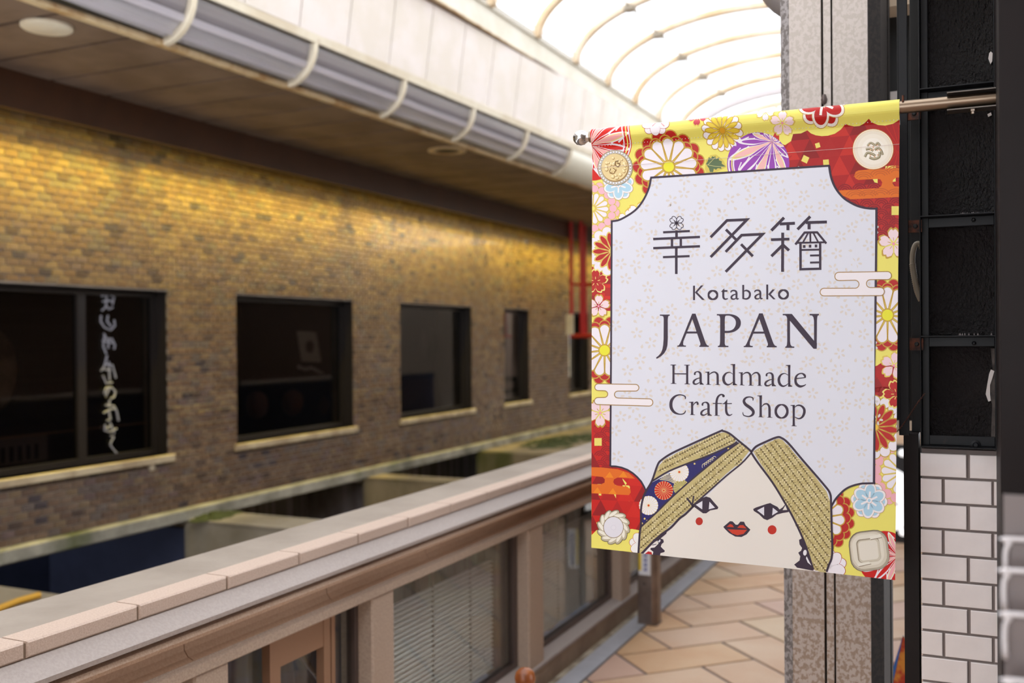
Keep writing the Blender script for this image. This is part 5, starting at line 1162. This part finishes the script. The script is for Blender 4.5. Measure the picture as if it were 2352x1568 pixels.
def small_a(code, f):
    ls(code, [f(*p) for p in ((716, 402, 34), (722, 372, 34), (765, 347, 22), (815, 355, 38), (845, 395, 50), (849, 470, 52), (849, 560, 52), (866, 612, 42), (918, 632, 12))]); ls(code, [f(*p) for p in ((838, 485, 18), (765, 506, 26), (708, 545, 42), (690, 590, 46), (712, 622, 40), (765, 622, 26), (835, 582, 16))])
    lp(code, [f(*p)[:2] for p in ((828, 600, 1), (880, 600, 1), (918, 626, 1), (920, 637, 1), (828, 637, 1))]); q = T(code, [f(718, 402, 1)[:2]])[0]; P(LG, LL, INK, circ(q[0], q[1], 2.1, 12))
small_a('H', lambda x, y, w_: (x, y, w_)); small_a('S', lambda x, y, w_: (x-2, 348+(y-340)*.97, w_*.95)); small_a('H', lambda x, y, w_: (842+(x-670)*1.03, 1028+(y-340)*1.035, w_*1.02))
stem('H', 1022, 46, 350, 636); flag('H', 950, 1045, 350, 362); ser('H', 972, 1085, 624, 639); ls('H', [(1042, 412, 14), (1095, 372, 26), (1160, 354, 30), (1215, 390, 46), (1231, 450, 50), (1231, 635, 50)]); ser('H', 1176, 1292, 628, 643)
def small_d(code, f):
    ls(code, [f(*p) for p in ((1570, 400, 14), (1500, 362, 18), (1420, 385, 36), (1370, 455, 54), (1364, 530, 58), (1392, 600, 56), (1455, 640, 38), (1525, 620, 22), (1575, 578, 12))])
    ls(code, [f(*p) for p in ((1597, 178, 56), (1596, 300, 50), (1596, 500, 50), (1598, 645, 54))]); lp(code, [f(*p)[:2] for p in ((1520, 180, 1), (1625, 174, 1), (1625, 225, 1), (1575, 225, 1), (1562, 198, 1), (1520, 192, 1))]); lp(code, [f(*p)[:2] for p in ((1575, 610, 1), (1625, 612, 1), (1668, 638, 1), (1668, 650, 1), (1575, 654, 1))])
small_d('H', lambda x, y, w_: (x, y, w_)); small_d('S', lambda x, y, w_: (950+(x-1335)*.938, 186+(y-176)*.97, w_*.94))
stem('S', 190, 44, 342, 613); flag('S', 125, 212, 344, 354); ser('S', 148, 250, 600, 614); ls('S', [(210, 392, 12), (265, 352, 26), (330, 350, 34), (372, 400, 46), (379, 470, 48), (379, 615, 48)]); ser('S', 334, 438, 606, 620)
ls('S', [(402, 405, 12), (455, 358, 26), (520, 350, 34), (560, 400, 46), (567, 470, 48), (567, 620, 48)]); ser('S', 520, 620, 611, 625)
ls('S', [(1345, 474, 22), (1450, 464, 20), (1550, 450, 18)]); ls('S', [(1535, 452, 34), (1522, 405, 48), (1470, 368, 28), (1400, 378, 28), (1345, 430, 42), (1328, 510, 50), (1350, 590, 56), (1420, 640, 52), (1500, 628, 30), (1552, 598, 14)])
ls('H', [(505, 962, 20), (506, 915, 28), (470, 885, 26), (380, 866, 26), (280, 898, 44), (205, 980, 64), (182, 1080, 70), (200, 1180, 68), (270, 1265, 52), (380, 1302, 26), (475, 1285, 26), (517, 1220, 16)])
stem('H', 659, 52, 1028, 1312); flag('H', 588, 685, 1026, 1038); ser('H', 612, 726, 1303, 1318); ls('H', [(683, 1105, 12), (715, 1055, 22), (765, 1032, 34), (788, 1062, 40)]); P(LG, LL, INK, circ(*T('H', [(783, 1072)])[0], 2.4, 12))
ls('H', [(1368, 905, 34), (1352, 868, 34), (1290, 866, 34), (1235, 920, 46), (1208, 1010, 50), (1203, 1120, 52), (1204, 1325, 52)]); P(LG, LL, INK, circ(*T('H', [(1362, 893)])[0], 3.0, 14)); bx_('H', 1122, 1050, 1328, 1070, 2); ser('H', 1155, 1278, 1322, 1336)
ls('H', [(1444, 972, 10), (1425, 1040, 42), (1421, 1110, 48), (1423, 1230, 52), (1450, 1305, 50), (1505, 1328, 28), (1560, 1300, 14)]); bx_('H', 1342, 1056, 1550, 1076, -2); lp('H', [(1365, 1060), (1445, 972), (1445, 1070)])
ls('S', [(428, 938, 18), (425, 885, 26), (360, 862, 24), (280, 880, 38), (237, 945, 54), (272, 1020, 62), (375, 1095, 66), (433, 1165, 60), (420, 1235, 50), (345, 1275, 28), (260, 1262, 22), (222, 1235, 20), (215, 1185, 12)])
stem('S', 590, 50, 830, 1288); flag('S', 518, 616, 834, 844); ser('S', 540, 648, 1275, 1290); ls('S', [(612, 1068, 12), (665, 1018, 26), (725, 1010, 34), (768, 1060, 46), (777, 1140, 50), (777, 1295, 50)]); ser('S', 728, 838, 1284, 1299)
ring('S', 1032, 1168, 124, 140, (50, 26))
stem('S', 1290, 48, 1040, 1478); flag('S', 1220, 1312, 1038, 1048); ser('S', 1240, 1355, 1468, 1483); ls('S', [(1312, 1085, 12), (1365, 1045, 26), (1440, 1050, 38), (1505, 1110, 52), (1515, 1195, 56), (1475, 1285, 46), (1400, 1325, 28), (1312, 1290, 14)])

# ---- portrait
FG = 'portrait_print'; SKIN = (231, 225, 219)
P(FG, 22, SKIN, T('5', [(1190, 300), (1255, 400), (1400, 600), (1560, 850), (1640, 1000), (1720, 1200), (1820, 1500), (100, 1500), (150, 1290), (350, 1080), (620, 830), (800, 690), (1100, 400)]))
def knit(poly, ang, pitch=12.6, lay=24):
    base = (198, 182, 126); P(FG, lay, base, T('5', poly))
    pp = T('5', poly)
    def inside(x, y):
        r = False
        for (x1, y1), (x2, y2) in zip(pp, pp[1:]+pp[:1]):
            if (y1 > y) != (y2 > y) and x < (x2-x1)*(y-y1)/(y2-y1)+x1: r = not r
        return r
    cx = sum(p[0] for p in pp)/len(pp); cy = sum(p[1] for p in pp)/len(pp); c, s_ = math.cos(ang), math.sin(ang)
    rn = random.Random(len(poly)); n1, n2 = 60, 90; st = pitch*.50
    for i in range(-n1, n1):
        for j in range(-n2, n2):
            u_, v_ = j*st, i*pitch
            x, y = cx+u_*c-v_*s_, cy+u_*s_+v_*c
            if abs(x-cx) > 260 or abs(y-cy) > 200: continue
            if not (inside(x, y) and inside(x+2.6*s_, y-2.6*c) and inside(x-2.6*s_, y+2.6*c)): continue
            for sg in (1, -1):
                a = ang+sg*.62; dx, dy = -s_*sg*pitch*.24, c*sg*pitch*.24
                px_, py_ = x+dx, y+dy; k = rn.uniform(.85, 1.1)
                col = rn.choice(((214, 200, 148), (206, 190, 134), (222, 208, 160), (196, 178, 122)))
                P(FG, lay+.5, (112, 96, 56), circ(px_+.5*sg*s_, py_-.5*sg*c, 4.3*k, 8, 2.7, a)); P(FG, lay+1, col, circ(px_, py_, 3.9*k, 8, 1.9, a))
            P(FG, lay+1.5, (92, 76, 44), circ(x+st*.5*c, y+st*.5*s_, 1.5, 6)) if rn.random() < .8 else None
h1 = [(920, 105), (960, 108), (1048, 180), (1020, 215), (900, 265), (600, 395), (420, 470), (255, 568), (245, 560), (300, 430), (340, 385), (480, 300), (640, 225), (850, 120)]
h2 = [(1085, 205), (1178, 285), (1100, 385), (950, 510), (760, 690), (640, 810), (520, 910), (380, 1040), (240, 1160), (130, 1280), (108, 1275), (125, 1060), (140, 1020), (300, 870), (440, 730), (620, 570), (900, 340), (1030, 235)]
h3 = [(1215, 290), (1360, 205), (1460, 165), (1500, 180), (1560, 250), (1800, 510), (1930, 680), (1965, 780), (1970, 1000), (1980, 1290), (1945, 1400), (1920, 1480), (1810, 1440), (1740, 1240), (1690, 1130), (1560, 860), (1450, 650), (1280, 400)]
P(FG, 22.5, (40, 34, 104), T('5', [(1030, 215), (1050, 240), (900, 340), (620, 570), (440, 730), (300, 870), (150, 1010), (128, 1000), (135, 830), (170, 690), (235, 590), (600, 400), (900, 270)]))
for x, y, r, col, core in ((350, 667, 90, (206, 44, 24), (206, 44, 24)), (203, 812, 92, (236, 232, 236), (206, 44, 24)), (500, 488, 92, (236, 232, 236), (206, 44, 24)), (520, 640, 78, (170, 160, 96), (226, 206, 140))):
    q = T('5', [(x, y)])[0]; k = r/4.238; n_ = 20; ly = 23 if col[0] < 180 else 23.3
    P(FG, ly, (232, 214, 150), circ(q[0], q[1], k, 28))
    for i in range(n_): P(FG, ly+.2, col, petal(q[0], q[1], 2*math.pi*i/n_, k*.14, k*1.02, 2*math.pi*k*.8/n_*.92, .84))
    P(FG, ly+.4, (232, 206, 120), circ(q[0], q[1], k*.14, 12)); P(FG, ly+.6, core, circ(q[0], q[1], k*.1, 12))
for q in range(5): stroke(FG, 22.8, (232, 222, 180), cr(T('5', [(310+q*12, 560-q*12), (400+q*8, 572-q*12), (480, 612-q*8)])), 1.6)
for q in range(6):
    c_ = T('5', [(740+q*20, 432-q*14)])[0]; stroke(FG, 22.8, (232, 222, 180), [(c_[0]+4.5*math.cos(a), c_[1]+6*math.sin(a)) for a in [math.pi*(.8+q2/8) for q2 in range(9)]], 1.1)
for x, y in ((165, 940), (190, 960), (140, 985), (648, 408), (975, 262)): P(FG, 22.8, (232, 206, 120), circ(*T('5', [(x, y)])[0], 2.2, 8))
# the lower fills may not cover the knit, which lies on top
knit(h1, -.46); knit(h2, -.72); knit(h3, .92)
def fo(pts, w_=4.6, k=4): stroke(FG, 27, INK, cr(T('5', pts), k), None if len(pts[0]) == 3 else w_) if len(pts[0]) == 3 else stroke(FG, 27, INK, [(a, b, w_) for a, b in cr(T('5', pts), k)])
fo([(105, 1278), (118, 1080), (130, 1000), (130, 850), (150, 740), (180, 670), (235, 575), (290, 420), (330, 370), (430, 305), (600, 225), (880, 100), (920, 90), (985, 115), (1060, 175), (1180, 275), (1200, 310)])
fo([(1060, 195), (1000, 232), (800, 322), (600, 398), (400, 480), (240, 575)], 4.0); fo([(1075, 205), (1000, 258), (880, 345), (620, 562), (440, 722), (300, 860), (135, 1015)], 3.6)
fo([(1195, 305), (1100, 408), (950, 530), (770, 690), (640, 805)], 3.6); fo([(640, 815), (560, 895), (500, 940), (420, 1025), (330, 1090), (240, 1170), (130, 1285)], 5)
fo([(1195, 300), (1240, 245), (1330, 200), (1440, 155), (1490, 160), (1560, 215), (1700, 380), (1900, 610), (1965, 700), (1975, 800), (1980, 1000), (1985, 1290), (1950, 1400), (1930, 1460)], 4.8)
fo([(1195, 300), (1260, 400), (1400, 590), (1510, 770), (1600, 930), (1690, 1120), (1740, 1250), (1800, 1440)], 4.6)
def fp_(pts, col=INK, lay=28): P(FG, lay, col, T('5', pts))
fp_([(630, 800), (720, 740), (760, 725), (800, 738), (830, 775), (878, 830), (870, 848), (800, 860), (760, 888), (730, 888), (650, 830)]); fp_([(660, 806), (724, 768), (722, 850)], (226, 224, 236), 28.5); fp_([(792, 776), (845, 834), (785, 850)], (226, 224, 236), 28.5)
fo([(640, 830), (605, 780), (572, 738)], 4.2); fo([(625, 820), (632, 770), (640, 718)], 3.4)
fp_([(1213, 850), (1240, 835), (1310, 812), (1345, 800), (1380, 792), (1400, 805), (1450, 830), (1470, 855), (1500, 835), (1530, 800), (1545, 815), (1560, 880), (1500, 890), (1440, 905), (1400, 935), (1350, 958), (1315, 945), (1270, 900), (1220, 868)])
fp_([(1252, 862), (1320, 828), (1320, 915)], (226, 224, 236), 28.5); fp_([(1405, 838), (1455, 878), (1398, 912)], (226, 224, 236), 28.5); fp_([(1500, 862), (1526, 815), (1545, 860)], SKIN, 28.5)
P(FG, 28, (186, 44, 30), circ(*T('5', [(693, 965)])[0], 8.2, 22, 9)); P(FG, 28, (192, 44, 30), circ(*T('5', [(1397, 1052)])[0], 10.2, 22, 10.4))
fp_([(925, 1020), (960, 990), (990, 965), (1015, 968), (1045, 1000), (1065, 1000), (1090, 970), (1125, 972), (1140, 1005), (1187, 1050), (1150, 1095), (1100, 1120), (1040, 1115), (980, 1080), (940, 1040)])
RL = (204, 62, 40); fp_([(958, 1020), (990, 993), (1012, 1000), (1028, 1025)], RL, 28.5); fp_([(1060, 1030), (1085, 1005), (1118, 1005), (1150, 1038)], RL, 28.5); fp_([(965, 1042), (1050, 1048), (1155, 1050), (1120, 1090), (1060, 1103), (1010, 1085)], RL, 28.5)
fp_([(388, 1045), (375, 1085), (345, 1110), (320, 1130), (345, 1140), (352, 1165), (330, 1185), (322, 1210), (362, 1250), (355, 1262), (320, 1272), (310, 1310), (240, 1300), (250, 1260), (220, 1235), (225, 1222), (262, 1218), (300, 1180), (290, 1150), (260, 1165), (240, 1150), (330, 1080)]); fp_([(295, 1160), (315, 1138), (320, 1155), (305, 1172)], (226, 224, 236), 28.5)
fp_([(150, 1290), (200, 1225), (270, 1165), (290, 1200), (255, 1215), (215, 1240), (245, 1270), (240, 1300)], (236, 230, 230), 26); fp_([(160, 1285), (200, 1255), (232, 1262), (240, 1290)], REDD, 26.3); fo([(240, 1195), (280, 1185)], 1.6)
fp_([(1690, 1135), (1660, 1150), (1665, 1195), (1690, 1230), (1680, 1255), (1652, 1275), (1672, 1310), (1665, 1350), (1612, 1390), (1640, 1420), (1800, 1450), (1770, 1350), (1740, 1240)]); P(FG, 28.5, (232, 230, 238), circ(*T('5', [(1718, 1275)])[0], 4.2, 18, 6.6, .1)); fp_([(1735, 1310), (1765, 1370), (1782, 1400), (1745, 1370), (1728, 1330)], (232, 230, 238), 28.5)

# ---- build the banner
bn = empty('shop_banner'); tag(bn, 'white fabric shop banner with flowered red and yellow border, lettering and a drawn face', 'banner')
def pm(name, rough):
    m = bpy.data.materials.new(name); m.use_nodes = True; nt = m.node_tree; b = nt.nodes['Principled BSDF']; a = nt.nodes.new('ShaderNodeAttribute'); a.attribute_name = 'Col'
    nt.links.new(a.outputs[0], b.inputs['Base Color']); b.inputs['Roughness'].default_value = rough; b.inputs['Specular IOR Level'].default_value = .22; return m
M_print = pm('printed_satin', .36)
for g, (v, f, c) in GR.items():
    g = g.split('|')[0]; me = bpy.data.meshes.new(g); me.from_pydata(v, [], f); at = me.color_attributes.new('Col', 'FLOAT_COLOR', 'CORNER'); data = []
    for p, col in zip(me.polygons, c): data += list(col)*p.loop_total
    at.data.foreach_set('color', data); me.materials.append(M_print)
    bm = bmesh.new(); bm.from_mesh(me)
    bad = [q for q in bm.faces if q.normal.y > 0 and q.normal.z <= .2]; bmesh.ops.reverse_faces(bm, faces=bad); bm.to_mesh(me); bm.free()
    o = bpy.data.objects.new(g, me); COL.objects.link(o); o.parent = bn
sh = MB(); NS = 20; ts = tcuts; fr_, bk = [], []
for t in ts:
    for q in range(NS+1): fr_.append(bpos(q/NS, t, 0)); 
for t in ts:
    for q in range(NS+1): bk.append(bpos(q/NS, t, -.0007))
n1 = NS+1; nr = len(ts); F_ = []
for i in range(nr-1):
    for q in range(NS): F_ += [(i*n1+q, i*n1+q+1, (i+1)*n1+q+1, (i+1)*n1+q), (nr*n1+i*n1+q, nr*n1+(i+1)*n1+q, nr*n1+(i+1)*n1+q+1, nr*n1+i*n1+q+1)]
    F_ += [(i*n1, (i+1)*n1, nr*n1+(i+1)*n1, nr*n1+i*n1), (i*n1+NS, nr*n1+i*n1+NS, nr*n1+(i+1)*n1+NS, (i+1)*n1+NS)]
for q in range(NS): F_.append(((nr-1)*n1+q, (nr-1)*n1+q+1, nr*n1+(nr-1)*n1+q+1, nr*n1+(nr-1)*n1+q))
sh.add(fr_+bk, F_, None, True); sh.build('fabric_sheet', mat('banner_fabric', (232, 230, 240), .5), bn)
# rear half of the pole sleeve
v = []; m_ = 10
for q in range(m_+1):
    a = math.pi*.5*q/m_ if 0 else math.pi*q/m_
    for s_ in (0, 1):
        top = P3[0].lerp(P3[1], s_); v.append((top.x, top.y+.004+RR*math.sin(a), top.z-RR+RR*math.cos(a)))
for s_ in (0, 1): top = P3[0].lerp(P3[1], s_); v.append((top.x, top.y+.0065, top.z-.046))
MB().add(v, [(2*q, 2*q+1, 2*q+3, 2*q+2) for q in range(m_+1)], None, True).build('pole_sleeve', MATS['banner_fabric'], bn)
# stitching
st = MB(); 
for q in range(92):
    x, y = 1362+q*7.68, 0; s_ = (q+.5)/92; t_ = .0425; p = bpos(s_, t_, .0026); st.lathe((p.x, p.y, p.z), [(.0001, -.0009), (.0009, -.0003), (.0009, .0004), (.0001, .0009)], 5, M_stick)
s0 = [bpos(q/60, .0925-.0000*q, .0021) for q in range(61)]; st.tube(s0, .00035, 4, mat('thread', (226, 210, 206), .7))
tag(st.build('stitching', None, bn), kind='stuff')
settle(bn, (-.43, 1.962, 1.15))
